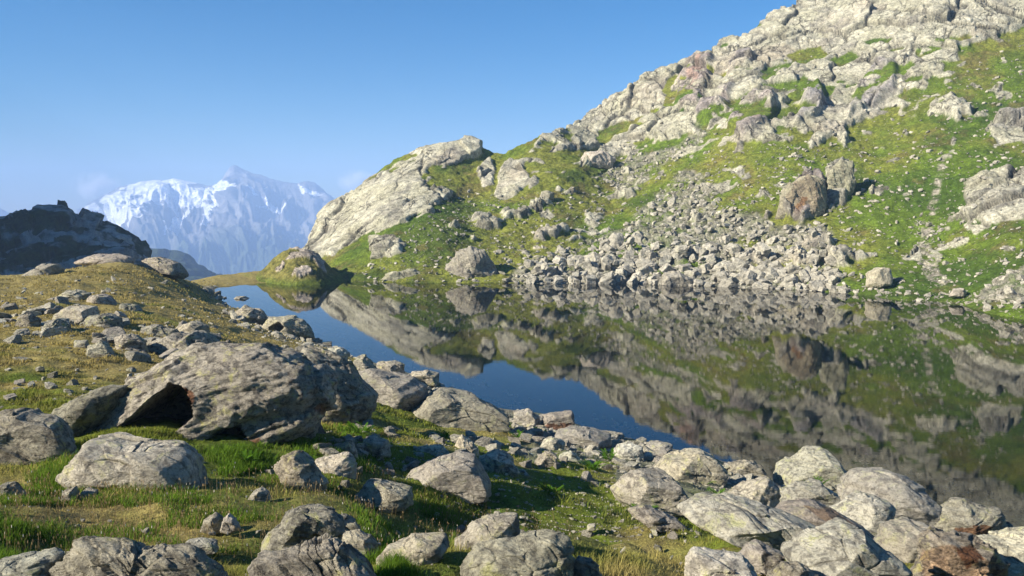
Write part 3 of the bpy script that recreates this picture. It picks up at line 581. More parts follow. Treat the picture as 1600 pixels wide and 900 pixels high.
# ================================================================== ROCKS
FOOT = []                                # footprints, kept clear of grass
LAND = []                                # landmarks for the labels of small stones
def circ_smooth(r, s):
    k = np.exp(-0.5 * (np.arange(-12, 13) / s) ** 2); k /= k.sum()
    return np.convolve(np.r_[r[-12:], r, r[:12]], k, 'valid')
def outline_radius(poly, c):
    th = np.radians(np.arange(360)); dx, dy = np.cos(th), -np.sin(th); r = np.zeros(360); n = len(poly)
    for k in range(n):
        x0, y0 = poly[k][0] - c[0], poly[k][1] - c[1]; x1, y1 = poly[(k + 1) % n][0] - c[0], poly[(k + 1) % n][1] - c[1]
        ex, ey = x1 - x0, y1 - y0; den = dx * ey - dy * ex
        with np.errstate(divide='ignore', invalid='ignore'):
            t = (x0 * ey - y0 * ex) / den; u = (x0 * dy - y0 * dx) / den
        ok = (t > 0) & (u >= -1e-6) & (u <= 1 + 1e-6); r[ok] = np.maximum(r[ok], t[ok])
    return circ_smooth(np.maximum(r, 1), 1.6)
def roughen(P, d, L, seed, rough=1.0, strata=(0.3, 0.15, 1.0), layer=0.020, crack=1.0, px=200):
    q = P / L + seed * 7.31
    sd_ = np.array(strata, float); sd_ /= np.linalg.norm(sd_)
    lay = q @ sd_ / 0.10 + 1.2 * fbm(q * 2.0, 2, s=seed + 3)
    lv = np.floor(lay); fr_ = lay - lv
    hl = (_hash(lv.astype(np.int64), lv.astype(np.int64) * 0, lv.astype(np.int64) * 0, seed) / 4294967296.0)
    ua = np.cross(sd_, [0.3, 1.0, 0.1]); ua /= np.linalg.norm(ua); va = np.cross(sd_, ua)
    qs = np.stack([q @ ua, q @ va, q @ sd_], -1); qs = qs + 0.10 * np.stack([fbm(q * 2.2, 2, s=seed + 40), fbm(q * 2.2, 2, s=seed + 41), fbm(q * 2.2, 2, s=seed + 42)], -1)
    f1, e1 = facet(qs * np.array([1.5, 1.9, 4.2]), seed + 1, 0.7)
    dsp = 0.055 * fbm(q * 1.4, 3, s=seed) + 0.040 * f1 * rough + layer * ((hl - 0.5) * 1.3 + 0.5 * smooth(0, 0.3, fr_) - 0.25) * rough + 0.024 * rough * fbm(qs * np.array([4.5, 6.0, 15.0]), 4, 0.6, s=seed + 4)
    dsp -= crack * 0.022 * np.exp(-(e1 / 0.035) ** 2) * smooth(0.0, 0.3, fbm(q * 1.3, 2, s=seed + 6))
    if px > 60:
        f2, e2 = facet(qs * np.array([5, 6.5, 15]), seed + 2, 0.9)
        dsp += 0.012 * rough * f2 * smooth(-.3, .3, fbm(q * 2.1, 2, s=seed + 8))
    return P + d * (L * dsp)[:, None]
def polytope(d, seed, K, lo, hi, flat=0.6):
    """a rough block: six faces of a turned box, then a few corners knocked off"""
    rg = np.random.RandomState(seed); s = np.full(len(d), 1.0); ns = []
    a = rg.uniform(0, 6.28); tl = rg.normal(0, .22, 2); ax = np.array([[math.cos(a), math.sin(a), tl[0]], [-math.sin(a), math.cos(a), tl[1]], [-tl[0], -tl[1], 1.0]]) + rg.normal(0, .10, (3, 3))
    for v in ax:
        for sg in (-1, 1): ns.append((sg * v + rg.normal(0, .14, 3), rg.uniform(lo, (lo + hi) / 2)))
    for _ in range(K): ns.append((rg.normal(size=3) * np.array([1, 1, flat + 0.5]), rg.uniform((lo + hi) / 2, hi)))
    for n, h in ns:
        n = n / np.linalg.norm(n); c = d @ n; t = np.where(c > 0.05, h / np.maximum(c, 0.05), 9); s = np.minimum(s, t)
    return s
def boulder(name, poly, label, seed, cat='boulder', group=None, mat=None, thick=0.9, K=5, lo=0.66, hi=0.98, rough=1.0, layer=0.022, strata=(0.3, 0.15, 1.0), crack=1.0, D=None, base=None, carve=None, rust=None, short=None, back=0.0, n=None, kind=None, fit=1.10):
    A = np.array(poly, float); gr = 1.0
    if A[:, 0].mean() > 1050 and A[:, 1].mean() > 690: gr = 1.12
    A = (A - A.mean(0)) * gr + A.mean(0); poly = [tuple(q) for q in A]; x0, y0 = A.min(0); x1, y1 = A.max(0)
    c = ((x0 + x1) / 2 * 0.5 + A[:, 0].mean() * 0.5, (y0 + y1) / 2 * 0.5 + A[:, 1].mean() * 0.5)
    wpx, hpx = x1 - x0, y1 - y0
    yb = base if base is not None else y1 - 0.14 * hpx
    Df = D if D is not None else ground_hit(c[0], yb)[0][0, 1]
    half = thick * 0.5 * (wpx * 0.75 + hpx * 0.45) * Df / F
    Dc = Df + 0.55 * half + back
    s = Dc / F; C0 = at(c[0], c[1], Dc)
    n = n or (7 if wpx > 170 else 6 if wpx > 42 else 5 if wpx > 20 else 4)
    d, faces = ico(n); r = outline_radius(poly, c)
    d = d / np.linalg.norm(d, axis=1, keepdims=True)
    th = np.degrees(np.arctan2(d[:, 2], d[:, 0])) % 360; rho = np.hypot(d[:, 0], d[:, 2])
    rad = np.interp(th, np.arange(361), np.r_[r, r[:1]]) * s
    s0 = polytope(d, seed, K, lo, hi); s1 = (1 - (1 - s0) * (0.50 + 0.50 * d[:, 1] ** 2)) * fit
    e = np.where(rho > 1e-6, rho ** 0.80 / np.maximum(rho, 1e-6), 0)
    P = np.stack([d[:, 0] * e * rad * s1, np.sign(d[:, 1]) * np.abs(d[:, 1]) ** 0.85 * half * s1, d[:, 2] * e * rad * s1], -1)
    # the far side reaches down into the falling ground
    bk = (P[:, 2] < 0) * np.clip(P[:, 1] / half + 0.2, 0, 1.2); P[:, 2] *= 1 + 0.7 * bk
    L = math.sqrt(wpx * hpx) * s
    if carve is not None:
        X, Y = proj(P + C0)
        for pl, depth in carve:
            k = np.zeros(len(P)); k[:] = inpoly(X, Y, pl) & (P[:, 1] < 0.35 * half)
            # soften the rim by sampling the mask a few pixels around
            for ox, oy in ((3, 0), (-3, 0), (0, 3), (0, -3)): k = k + (inpoly(X + ox, Y + oy, pl) & (P[:, 1] < 0.35 * half))
            k /= 5; P[:, 1] += k * depth; P[:, 2] += k * 0.10 * depth * 0
    rg = np.random.RandomState(seed + 77); tint = np.ones((len(P), 3)) * rg.uniform(.86, 1.12) * np.array([1 + rg.uniform(-.03, .06), 1.0, 1 - rg.uniform(-.02, .10)])
    P = roughen(P, d, L, seed, rough, strata, layer, crack, wpx)
    if rust is not None:
        X, Y = proj(P + C0); nz = fbm(P * (6 / max(L, .1)), 3, s=seed + 9)
        for pl, cc in rust:
            k = (inpoly(X + 7 * nz, Y + 7 * nz, pl) & (P[:, 1] < 0.6 * half))[:, None].astype(float); tint = tint * (1 - k) + tint * np.array(cc) * k
    o = link(name, mesh_np(name, P, [faces], {'tint': tint}, mat or M_ROCK), label, cat, group, loc=tuple(C0), kind=kind)
    FOOT.append((C0[0], C0[1], wpx * s * 0.46, half * 0.85))
    if short: LAND.append((c[0], c[1], wpx, hpx, short))
    return o
# ---- the big group in the middle left
boulder('boulder', [(132,664),(138,654),(150,645),(170,626),(192,608),(212,590),(240,572),(290,553),(330,547),(380,543),(420,547),(460,552),(492,568),(512,590),(515,612),(506,645),(496,664),(462,680),(430,690),(390,697),(345,703),(310,716),(270,712),(215,706),(160,690)],
        'huge lichen-spotted boulder with a dark hollow under its left lip', 3, thick=0.62, fit=1.03, lo=0.84, hi=1.0, rough=1.35, layer=0.010, strata=(-0.35, 0.1, 1.0), base=690, short='the huge hollow boulder',
        carve=[([(168,684),(205,655),(237,627),(265,602),(284,607),(296,628),(296,648),(284,664),(262,680),(238,696),(200,700)], 1.15), ([(318,690),(345,672),(372,672),(384,690),(350,705)], 0.6)],
        rust=[([(282,604),(302,612),(306,632),(294,640)], (0.55,0.30,0.2)), ([(385,682),(405,678),(408,695),(388,698)], (0.6,0.34,0.24)), ([(490,640),(512,620),(506,650)], (0.6,0.4,0.3))])
boulder('boulder', [(448,600),(455,565),(470,550),(486,545),(502,549),(530,563),(560,590),(578,612),(580,632),(560,652),(520,664),(480,670),(455,650)], 'dark humped boulder leaning against the right end of the huge hollow boulder', 11, thick=0.8, fit=1.10, lo=0.8, rough=1.2, base=655, short='the dark humped boulder')
boulder('rock_slab', [(552,608),(562,586),(585,580),(612,585),(642,592),(668,603),(668,622),(650,640),(615,652),(580,650)], 'flat grey slab sloping down behind the dark humped boulder', 12, 'slab', thick=0.8, mat=M_PINK, rough=0.6, base=640)
boulder('rock_slab', [(630,655),(638,636),(665,615),(700,611),(740,619),(775,631),(798,648),(802,668),(775,678),(725,677),(680,674),(650,668)], 'broad smooth grey slab with a long crack, above the lake edge', 13, 'slab', thick=0.75, mat=M_PINK, rough=0.55, short='the broad smooth slab')
boulder('boulder', [(626,760),(640,745),(665,730),(690,717),(715,711),(742,716),(764,733),(776,755),(774,776),(745,784),(690,784),(650,776)], 'smooth round-backed pinkish boulder with its foot in the long shadow', 14, thick=0.8, mat=M_PINK, rough=0.6, short='the smooth round-backed boulder')
boulder('boulder', [(745,735),(752,715),(774,704),(792,711),(812,738),(795,750),(765,750)], 'dark grey wedge rock behind the smooth round-backed boulder', 15, thick=0.8)
boulder('boulder', [(106,738),(128,704),(143,684),(168,688),(205,690),(242,692),(280,694),(303,708),(316,735),(320,764),(282,776),(240,780),(200,772),(150,768),(114,752)], 'pale lichen-flecked boulder with a black right face, in front of the huge hollow boulder', 16, thick=0.7, mat=M_PALE, rough=0.8, short='the pale black-faced boulder')
boulder('boulder', [(-60,730),(-25,670),(0,650),(40,642),(75,650),(100,662),(116,690),(122,720),(70,742),(0,745)], 'low dark blue-grey boulder in the shade at the left edge', 17, thick=0.7, rough=0.7, short='the shaded blue-grey boulder')
boulder('boulder', [(70,668),(90,640),(115,625),(140,611),(168,604),(192,607),(184,635),(158,662),(135,690),(95,694)], 'shaded boulder with a sunlit cap, tucked left of the huge hollow boulder', 18, thick=0.8)
boulder('boulder', [(428,728),(445,710),(465,705),(490,725),(514,752),(504,768),(460,766),(442,748)], 'dark pointed rock half in shade beside bright green grass', 19, thick=0.7)
boulder('boulder', [(488,748),(495,722),(520,714),(542,711),(555,726),(553,750),(512,758)], 'square pale rock catching the sun beside the dark pointed rock', 20, thick=0.8, mat=M_PALE)
boulder('boulder', [(500,718),(520,698),(545,690),(556,701),(562,722),(530,727)], 'pale wedge rock just above the square pale rock', 21, thick=0.8)
boulder('rock_slab', [(552,775),(575,750),(612,754),(644,766),(644,788),(600,800),(560,792)], 'flat blue-grey slab lying wholly in the long shadow', 22, 'slab', thick=0.8, rough=0.7)
boulder('rock_slab', [(480,825),(500,812),(540,808),(560,820),(540,834),(500,836)], 'thin dark slab flush with the grass behind the cracked square boulder', 23, 'slab', thick=0.9)
# ---- bottom edge
boulder('boulder', [(-40,905),(0,878),(30,871),(72,867),(90,873),(96,890),(88,930),(0,940)], 'yellow-lichened boulder cut off by the bottom left corner', 31, thick=0.8, mat=M_PALE, rough=0.8, base=925)
boulder('boulder', [(80,935),(93,882),(110,860),(140,849),(170,851),(200,854),(240,858),(290,860),(335,884),(356,908),(360,950)], 'wide rough grey boulder with a jagged shaded crest at the bottom edge', 32, thick=0.45, rough=1.5, layer=0.04, strata=(0.5, 0.3, 1), base=935, short='the wide jagged boulder')
boulder('boulder', [(384,940),(393,882),(420,868),(470,861),(495,846),(513,839),(527,846),(548,866),(578,886),(600,910),(596,950)], 'grey boulder rising to a sharp white crest at the bottom edge', 33, thick=0.45, rough=1.4, base=935, strata=(0.8, 0.2, 0.6), short='the sharp-crested boulder')
boulder('boulder', [(412,852),(415,835),(430,824),(450,807),(475,794),(500,795),(521,798),(533,815),(540,838),(532,856),(500,868),(440,870)], 'cracked square boulder with a yellow lower face, in the grass', 34, thick=0.7, rough=1.1, short='the cracked square boulder')
boulder('boulder', [(528,860),(540,835),(560,832),(578,838),(590,850),(588,866),(560,872)], 'dark brown rock wedged behind the sharp-crested boulder', 35, thick=0.8)
boulder('boulder', [(535,828),(540,818),(555,817),(565,824),(560,834)], 'small pale stone right of the cracked square boulder', 36, thick=0.8, cat='stone')
boulder('boulder', [(586,878),(602,852),(630,847),(650,835),(692,838),(702,850),(692,870),(665,886),(635,890)], 'pale flat-topped wedge boulder with a black right end', 37, thick=0.75, mat=M_PALE, rough=0.8, short='the flat-topped wedge boulder')
boulder('boulder', [(716,862),(720,840),(745,816),(770,808),(805,806),(809,832),(802,858),(760,872),(728,872)], 'lichen-yellowed block at the top left of the bright lichened boulder', 38, thick=0.7, mat=M_PALE, base=870)
boulder('boulder', [(712,945),(715,882),(740,858),(790,845),(830,838),(862,834),(884,844),(894,856),(890,880),(900,945)], 'bright lichened boulder filling the bottom centre', 39, thick=0.5, mat=M_PALE, rough=1.1, base=935, short='the bright lichened boulder')
boulder('boulder', [(880,945),(886,882),(905,867),(925,868),(938,888),(942,945)], 'block with a black broken face at the right end of the bright lichened boulder', 40, thick=0.7, base=930)
boulder('boulder', [(1078,925),(1082,880),(1090,867),(1140,869),(1165,879),(1182,900),(1174,935),(1085,940)], 'flat pale boulder in the grass at the bottom edge, left of a leaning block', 41, thick=0.7, mat=M_PALE, rough=0.8, base=925)
boulder('boulder', [(1153,876),(1170,855),(1186,849),(1219,867),(1218,882),(1200,893),(1168,888)], 'leaning square block with a smooth beige face', 42, thick=0.8, mat=M_PINK, rough=0.6)
boulder('boulder', [(1203,925),(1206,898),(1225,882),(1246,879),(1278,905),(1272,935)], 'low grey rock at the bottom edge below the broad split slab', 43, thick=0.7, base=925)
# ---- bottom right, the lake-edge slabs
boulder('rock_slab', [(1236,872),(1262,850),(1300,835),(1326,829),(1348,838),(1378,860),(1402,885),(1420,910),(1412,950),(1300,945),(1262,905)], 'broad split slab with lichen rings at the bottom edge', 44, 'slab', thick=0.7, mat=M_PALE, rough=0.6, base=930, short='the broad split slab')
boulder('rock_slab', [(1208,806),(1222,790),(1255,787),(1300,798),(1340,822),(1378,848),(1352,858),(1300,852),(1235,830)], 'reddish-brown flat slab between the pale slabs', 45, 'slab', thick=0.7, mat=M_PINK, rough=0.7, rust=[([(1255,790),(1300,795),(1370,845),(1350,850),(1290,815)], (0.72,0.60,0.52))])
boulder('rock_slab', [(1072,805),(1098,790),(1150,788),(1190,794),(1240,810),(1292,830),(1272,848),(1212,862),(1150,840),(1105,822)], 'long grooved grey slab with grass along its lower edge', 46, 'slab', thick=0.75, mat=M_PALE, rough=0.6, strata=(0.7, 0.2, 0.7), layer=0.03, short='the long grooved slab')
boulder('boulder', [(1108,795),(1150,770),(1165,760),(1192,749),(1208,764),(1212,786),(1210,804),(1170,806),(1128,802)], 'sloping grey block with a dark gully on its right side', 47, thick=0.75, mat=M_PALE, rough=0.8)
boulder('boulder', [(1222,752),(1225,735),(1255,722),(1266,710),(1286,707),(1311,725),(1327,746),(1322,764),(1290,772),(1240,768)], 'peaked pale boulder standing at the water with a tuft of grass', 48, thick=0.85, mat=M_PALE, rough=0.9, short='the peaked pale boulder')
boulder('boulder', [(1218,796),(1224,770),(1250,756),(1276,757),(1312,775),(1318,790),(1282,802),(1240,803)], 'low layered rock in front of the peaked pale boulder', 49, thick=0.8, mat=M_PALE, layer=0.035)
boulder('boulder', [(1320,778),(1340,746),(1360,738),(1386,741),(1412,754),(1442,775),(1458,790),(1461,808),(1456,828),(1420,850),(1380,855),(1345,840)], 'big orange-tinged boulder sloping into the lake', 50, thick=0.8, mat=M_PINK, rough=0.9, base=830, short='the big orange-tinged boulder')
boulder('boulder', [(1292,808),(1330,785),(1350,772),(1371,779),(1387,795),(1387,818),(1376,845),(1340,846),(1305,828)], 'grey rounded block with a black cleft on its right side', 51, thick=0.7, mat=M_PALE, rough=0.8, base=838)
boulder('boulder', [(1372,862),(1388,830),(1420,818),(1446,824),(1474,862),(1470,900),(1420,905),(1385,885)], 'lilac-grey rock below the big orange-tinged boulder', 52, thick=0.75, mat=M_PINK, rough=0.9, base=890)
boulder('rock_slab', [(1452,822),(1468,804),(1500,792),(1550,795),(1556,815),(1548,826),(1500,836),(1482,852),(1462,842)], 'tilted grey slab with a rusty red underside', 53, 'slab', thick=0.7, mat=M_PALE, base=848, strata=(-0.2, 0.1, 1), layer=0.04, rust=[([(1478,850),(1495,828),(1520,822),(1550,822),(1545,835),(1500,850)], (0.55,0.33,0.24))], short='the rusty tilted slab')
boulder('boulder', [(1436,930),(1450,852),(1470,838),(1500,840),(1525,850),(1562,882),(1572,945),(1445,950)], 'crumbling brown and white rotten rock in the bottom right corner', 54, thick=0.6, base=925, rough=2.2, mat=M_ROCK, rust=[([(1440,860),(1500,850),(1570,890),(1570,930),(1440,930)], (0.82,0.68,0.58)), ([(1490,855),(1520,852),(1540,875),(1510,890)], (0.5,0.32,0.24)), ([(1450,880),(1475,870),(1490,900),(1460,910)], (1.7,1.6,1.5)), ([(1515,895),(1545,885),(1550,910),(1520,915)], (1.7,1.6,1.5))])
boulder('boulder', [(1506,866),(1528,850),(1570,845),(1605,837),(1650,848),(1660,930),(1580,945),(1545,905)], 'large pale pitted boulder at the right edge beside the crumbling rock', 55, thick=0.6, mat=M_PALE, rough=1.1, base=920)
boulder('boulder', [(1533,846),(1550,825),(1570,819),(1589,830),(1596,846),(1570,856)], 'round grey rock at the water behind the rusty tilted slab', 56, thick=0.8)
boulder('stone', [(1574,818),(1580,811),(1595,812),(1604,818),(1598,824),(1582,824)], 'flat white stone lying alone in the shallow water', 57, 'stone', thick=0.9, mat=M_PALE, D=13.9)
# ---- middle right shore
boulder('boulder', [(955,764),(975,745),(1000,738),(1030,740),(1062,755),(1080,775),(1078,794),(1040,803),(1000,796),(968,782)], 'whitish rounded boulder with a big fern at its front', 61, thick=0.8, mat=M_PALE, rough=0.7, short='the whitish boulder')
boulder('boulder', [(1026,738),(1050,718),(1080,707),(1112,714),(1130,735),(1117,756),(1080,760),(1046,752)], 'broad pale flat-topped boulder above the whitish boulder', 62, thick=0.85, mat=M_PALE, rough=0.8, short='the broad pale boulder')
boulder('boulder', [(958,708),(965,697),(985,691),(1002,697),(1004,714),(985,722),(964,718)], 'blocky pale rock at the waterline, left of a flat-topped one', 63, thick=0.9, mat=M_PALE)
boulder('boulder', [(1002,706),(1010,695),(1030,691),(1050,695),(1052,708),(1030,714),(1010,712)], 'flat-topped yellowish rock at the waterline beside the blocky pale rock', 64, thick=0.9, mat=M_PALE)
boulder('boulder', [(1138,742),(1145,728),(1165,722),(1185,728),(1194,740),(1180,750),(1150,750)], 'thinly layered rock at the waterline, left of the dark inlet', 65, thick=0.9, layer=0.05)
boulder('boulder', [(838,705),(850,690),(862,681),(880,692),(880,707),(858,713)], 'bright white angular rock with a pointed top', 66, thick=0.8, mat=M_PALE, short='the white pointed rock')
boulder('boulder', [(825,734),(838,718),(855,706),(870,712),(872,732),(848,738)], 'grey ridge-backed rock just below the white pointed rock', 67, thick=0.8)
boulder('boulder', [(868,728),(875,712),(892,704),(908,716),(912,730),(890,735)], 'pale squat rock among green plants right of the ridge-backed rock', 68, thick=0.8, mat=M_PALE)
boulder('boulder', [(846,668),(850,650),(868,645),(893,643),(898,660),(886,674),(856,672)], 'brown block at the water with a red foot and a shadow on the lake', 69, thick=0.85, mat=M_PINK, rust=[([(850,662),(895,664),(890,672),(852,672)], (0.7,0.45,0.36))], short='the brown lakeside block')
boulder('boulder', [(800,664),(804,646),(825,640),(843,650),(842,664),(820,668)], 'pale rounded rock left of the brown lakeside block', 70, thick=0.8, mat=M_PALE)
boulder('rock_slab', [(855,690),(870,674),(900,668),(935,672),(958,682),(955,696),(920,702),(880,700)], 'low tan slab between the brown block and the waterline rocks', 71, 'slab', thick=0.8, mat=M_PINK, rough=0.7)
boulder('boulder', [(705,712),(712,692),(722,680),(735,690),(746,700),(748,712),(725,718)], 'pointed shard standing upright below the broad smooth slab', 72, thick=0.6, mat=M_PALE)
boulder('boulder', [(648,712),(655,700),(690,697),(702,708),(690,718),(660,720)], 'dark low rock in the hollow below the broad smooth slab', 73, thick=0.8)
boulder('boulder', [(562,710),(568,688),(585,680),(605,690),(610,712),(588,718)], 'pair-topped grey rock left of the hollow below the slab', 74, thick=0.8)
boulder('boulder', [(1008,792),(1030,800),(1062,812),(1075,822),(1050,832),(1015,824),(990,808),(985,798)], 'weathered low ledge running along the upper edge of the shadow', 75, 'ledge', thick=0.8)
boulder('boulder', [(382,785),(395,768),(408,762),(419,770),(422,783),(400,790)], 'small cone-shaped grey rock alone in the grass', 76, thick=0.8, mat=M_PALE)
boulder('boulder', [(314,830),(321,812),(335,802),(347,808),(350,828),(335,834)], 'left half of a split grey rock in the grass', 77, thick=0.8, mat=M_PALE)
boulder('boulder', [(343,830),(350,810),(357,804),(368,812),(374,826),(360,834)], 'right half of a split grey rock in the grass', 78, thick=0.8, mat=M_PALE)
boulder('boulder', [(96,782),(103,765),(118,761),(122,778),(110,792)], 'half-buried rock with a split face in the grass at the left', 79, thick=0.8)
boulder('boulder', [(120,778),(135,764),(152,766),(152,780),(132,787)], 'low lit rock touching the half-buried split rock', 80, thick=0.8)
boulder('boulder', [(-10,775),(5,755),(25,757),(40,772),(30,788),(0,792)], 'dark rock in the grass at the left edge', 81, thick=0.8)
boulder('boulder', [(278,862),(290,848),(310,845),(338,850),(345,860),(315,866)], 'greenish flat stone behind the wide jagged boulder', 82, thick=0.8, mat=M_PALE, cat='stone')
# ---- left boulder field and shore
boulder('boulder', [(226,552),(235,535),(272,522),(292,524),(310,515),(328,529),(344,552),(327,562),(270,568),(238,560)], 'biggest dark boulder of the field, lit along its top right', 91, thick=0.7, short='the biggest field boulder')
boulder('boulder', [(276,528),(282,510),(305,501),(323,510),(327,527),(300,533)], 'pale round-topped boulder just behind the biggest field boulder', 92, thick=0.8, mat=M_PALE)
boulder('boulder', [(222,530),(224,512),(250,508),(276,514),(280,528),(250,536)], 'long low grey boulder left of the pale round-topped one', 93, thick=0.7)
boulder('boulder', [(84,504),(90,490),(108,479),(146,480),(152,497),(136,510),(104,511)], 'large pale flat-faced boulder standing out in the left field', 94, thick=0.7, mat=M_PALE, rough=0.6, short='the pale flat-faced boulder')
boulder('boulder', [(60,528),(75,505),(92,497),(106,512),(110,530),(85,534)], 'black-faced triangular boulder below the pale flat-faced boulder', 95, thick=0.7)
boulder('boulder', [(25,512),(30,496),(45,488),(60,500),(62,514),(40,518)], 'upright dark wedge boulder near the left edge of the field', 96, thick=0.7)
boulder('boulder', [(134,477),(142,463),(160,459),(178,469),(184,479),(160,483)], 'dark low boulder on the open meadow behind the field', 97, thick=0.8, short='the dark meadow boulder')
boulder('boulder', [(90,474),(97,460),(118,454),(138,459),(136,472),(112,477)], 'tent-shaped grey boulder left of the dark meadow boulder', 98, thick=0.8)
boulder('boulder', [(130,512),(142,494),(165,490),(185,498),(190,512),(160,518)], 'grey block in the middle of the left field', 99, thick=0.8)
boulder('boulder', [(176,548),(185,528),(205,522),(226,532),(228,550),(200,556)], 'tilted layered boulder left of the biggest field boulder', 100, thick=0.8, layer=0.05)
boulder('boulder', [(183,486),(193,474),(214,477),(224,487),(205,491)], 'flattish grey boulder right of the dark meadow boulder', 101, thick=0.8)
boulder('boulder', [(132,558),(140,542),(158,535),(175,545),(178,558),(155,563)], 'jumbled grey rock at the lower edge of the left field', 102, thick=0.8)
boulder('boulder', [(366,501),(372,485),(385,478),(410,487),(418,498),(402,506),(378,506)], 'dark ridged boulder at the lake edge, left of a long humped one', 111, thick=0.75, short='the dark ridged lakeside boulder')
boulder('boulder', [(413,510),(425,496),(450,493),(475,500),(484,511),(486,524),(460,528),(428,522)], 'long humped boulder at the lake edge with a black hollow', 112, thick=0.7, short='the long humped lakeside boulder', carve=[([(424,512),(436,506),(442,512),(432,520)], 0.8)])
boulder('boulder', [(330,463),(336,456),(344,454),(345,464),(338,467)], 'tiny dark fin of rock poking out of the lake', 113, D=51.5, thick=0.8, n=5)
boulder('boulder', [(366,467),(372,463),(382,463),(389,467),(380,470)], 'small flat rock lying off shore in the lake', 114, D=48.5, thick=1.0, n=5)
boulder('boulder', [(543,582),(556,560),(570,556),(590,580),(570,588)], 'dark pyramid rock on the lake edge behind the dark humped boulder', 115, thick=0.8)
boulder('boulder', [(586,585),(592,568),(610,564),(630,570),(632,582),(605,590)], 'grey block at the waterline behind the flat grey slab', 116, thick=0.8)
boulder('boulder', [(638,598),(646,582),(668,578),(686,584),(684,600),(660,604)], 'blocky rock on the small rocky point in the lake', 117, thick=0.8)
boulder('boulder', [(500,560),(508,548),(530,543),(545,552),(540,564),(515,567)], 'pale flat rock on the lake edge above the dark pyramid rock', 118, thick=0.8, mat=M_PALE)
# ---- rocky crests at the far side of the meadow
boulder('rock_outcrop', [(112,412),(125,404),(150,397),(185,396),(210,401),(220,411),(190,417),(150,417)], 'rounded bare rock crest at the far side of the meadow', 121, 'rock outcrop', thick=0.7, fit=0.95, lo=0.8, D=39.5, mat=M_PINK)
boulder('rock_outcrop', [(215,412),(232,403),(258,402),(280,411),(296,428),(285,433),(250,428),(226,420)], 'dark-ended turf-topped rock crest above the lake outlet', 122, 'rock outcrop', thick=0.7, fit=0.95, lo=0.8, D=40.5)
boulder('rock_outcrop', [(20,440),(45,425),(70,412),(95,410),(100,425),(75,440),(40,450)], 'pale sloping rock outcrop at the foot of the dark hill', 123, 'rock outcrop', thick=0.7, fit=0.9, lo=0.8, D=34, mat=M_PINK)
# ---- beyond the lake
def far_rock(poly, label, seed, cat='rock outcrop', name='rock_outcrop', **k):
    A = np.array(poly, float); c = A.mean(0); yb = A[:, 1].max() - 0.1 * (A[:, 1].max() - A[:, 1].min())
    p, _ = hill_at(np.array([c[0]]), np.array([yb])); k.setdefault('mat', M_CLIFF); k['thick'] = k.get('thick', 0.7) * (0.62 if k['mat'] is M_CLIFF else 1.0)
    return boulder(name, poly, label, seed, cat, D=p[0, 1], n=6 if A[:, 0].max() - A[:, 0].min() > 30 else 5, rough=k.pop('rough', 1.0), strata=k.pop('strata', (0.8, 0.2, 0.35)), layer=k.pop('layer', 0.018), back=(0.62 if k['mat'] is M_CLIFF else 0.0) * k['thick'] * (A[:, 0].max() - A[:, 0].min()) * p[0, 1] / F, **k)
far_rock([(682,444),(690,432),(700,416),(714,395),(735,387),(755,395),(768,412),(774,425),(792,436),(786,446),(720,448)], 'pale domed outcrop at the far waterline, left of the scree', 131)
far_rock([(588,442),(600,428),(622,421),(645,422),(660,431),(664,442),(630,447)], 'low whaleback outcrop at the far waterline below the pale dome', 132)
far_rock([(843,310),(846,300),(856,297),(865,302),(866,312),(855,316)], 'single pale boulder alone on the grassy slope', 133, 'boulder', 'boulder', mat=M_SCREE)
far_rock([(1356,444),(1357,424),(1368,418),(1388,420),(1393,432),(1390,446),(1372,450)], 'pinkish cube-like boulder on the far shore, right of the scree', 134, 'boulder', 'boulder', mat=M_SCREE, rough=0.6)
far_rock([(1484,462),(1490,452),(1504,450),(1510,458),(1504,464)], 'small white boulder at the far waterline near the stony track', 135, 'boulder', 'boulder', mat=M_SCREE)
far_rock([(1212,340),(1222,300),(1240,281),(1262,271),(1284,284),(1290,310),(1284,338),(1250,352)], 'great brown-stained rock tower standing above the scree', 136, thick=0.6, mat=M_CLIFF, rust=[([(1225,330),(1232,295),(1262,272),(1285,290),(1280,325),(1250,345)], (0.92,0.85,0.83)), ([(1240,338),(1250,305),(1258,305),(1254,338)], (0.95,0.68,0.52))])
far_rock([(1292,305),(1296,268),(1310,252),(1328,256),(1334,285),(1326,312),(1306,318)], 'grey pillar outcrop right of the brown-stained rock tower', 137, thick=0.7)
far_rock([(1030,446),(1038,430),(1060,424),(1082,436),(1086,448),(1060,452)], 'pale triangular block at the far waterline below the scree', 138, 'boulder', 'boulder', mat=M_SCREE)
far_rock([(900,262),(915,240),(940,236),(960,248),(955,262),(925,266)], 'dark-edged block at the lower left foot of the cliff band', 144, 'boulder', 'boulder', mat=M_SCREE)
far_rock([(580,402),(584,384),(604,376),(632,380),(636,396),(612,410)], 'grey outcrop in the turf at the right foot of the pale dome', 147, thick=0.6)
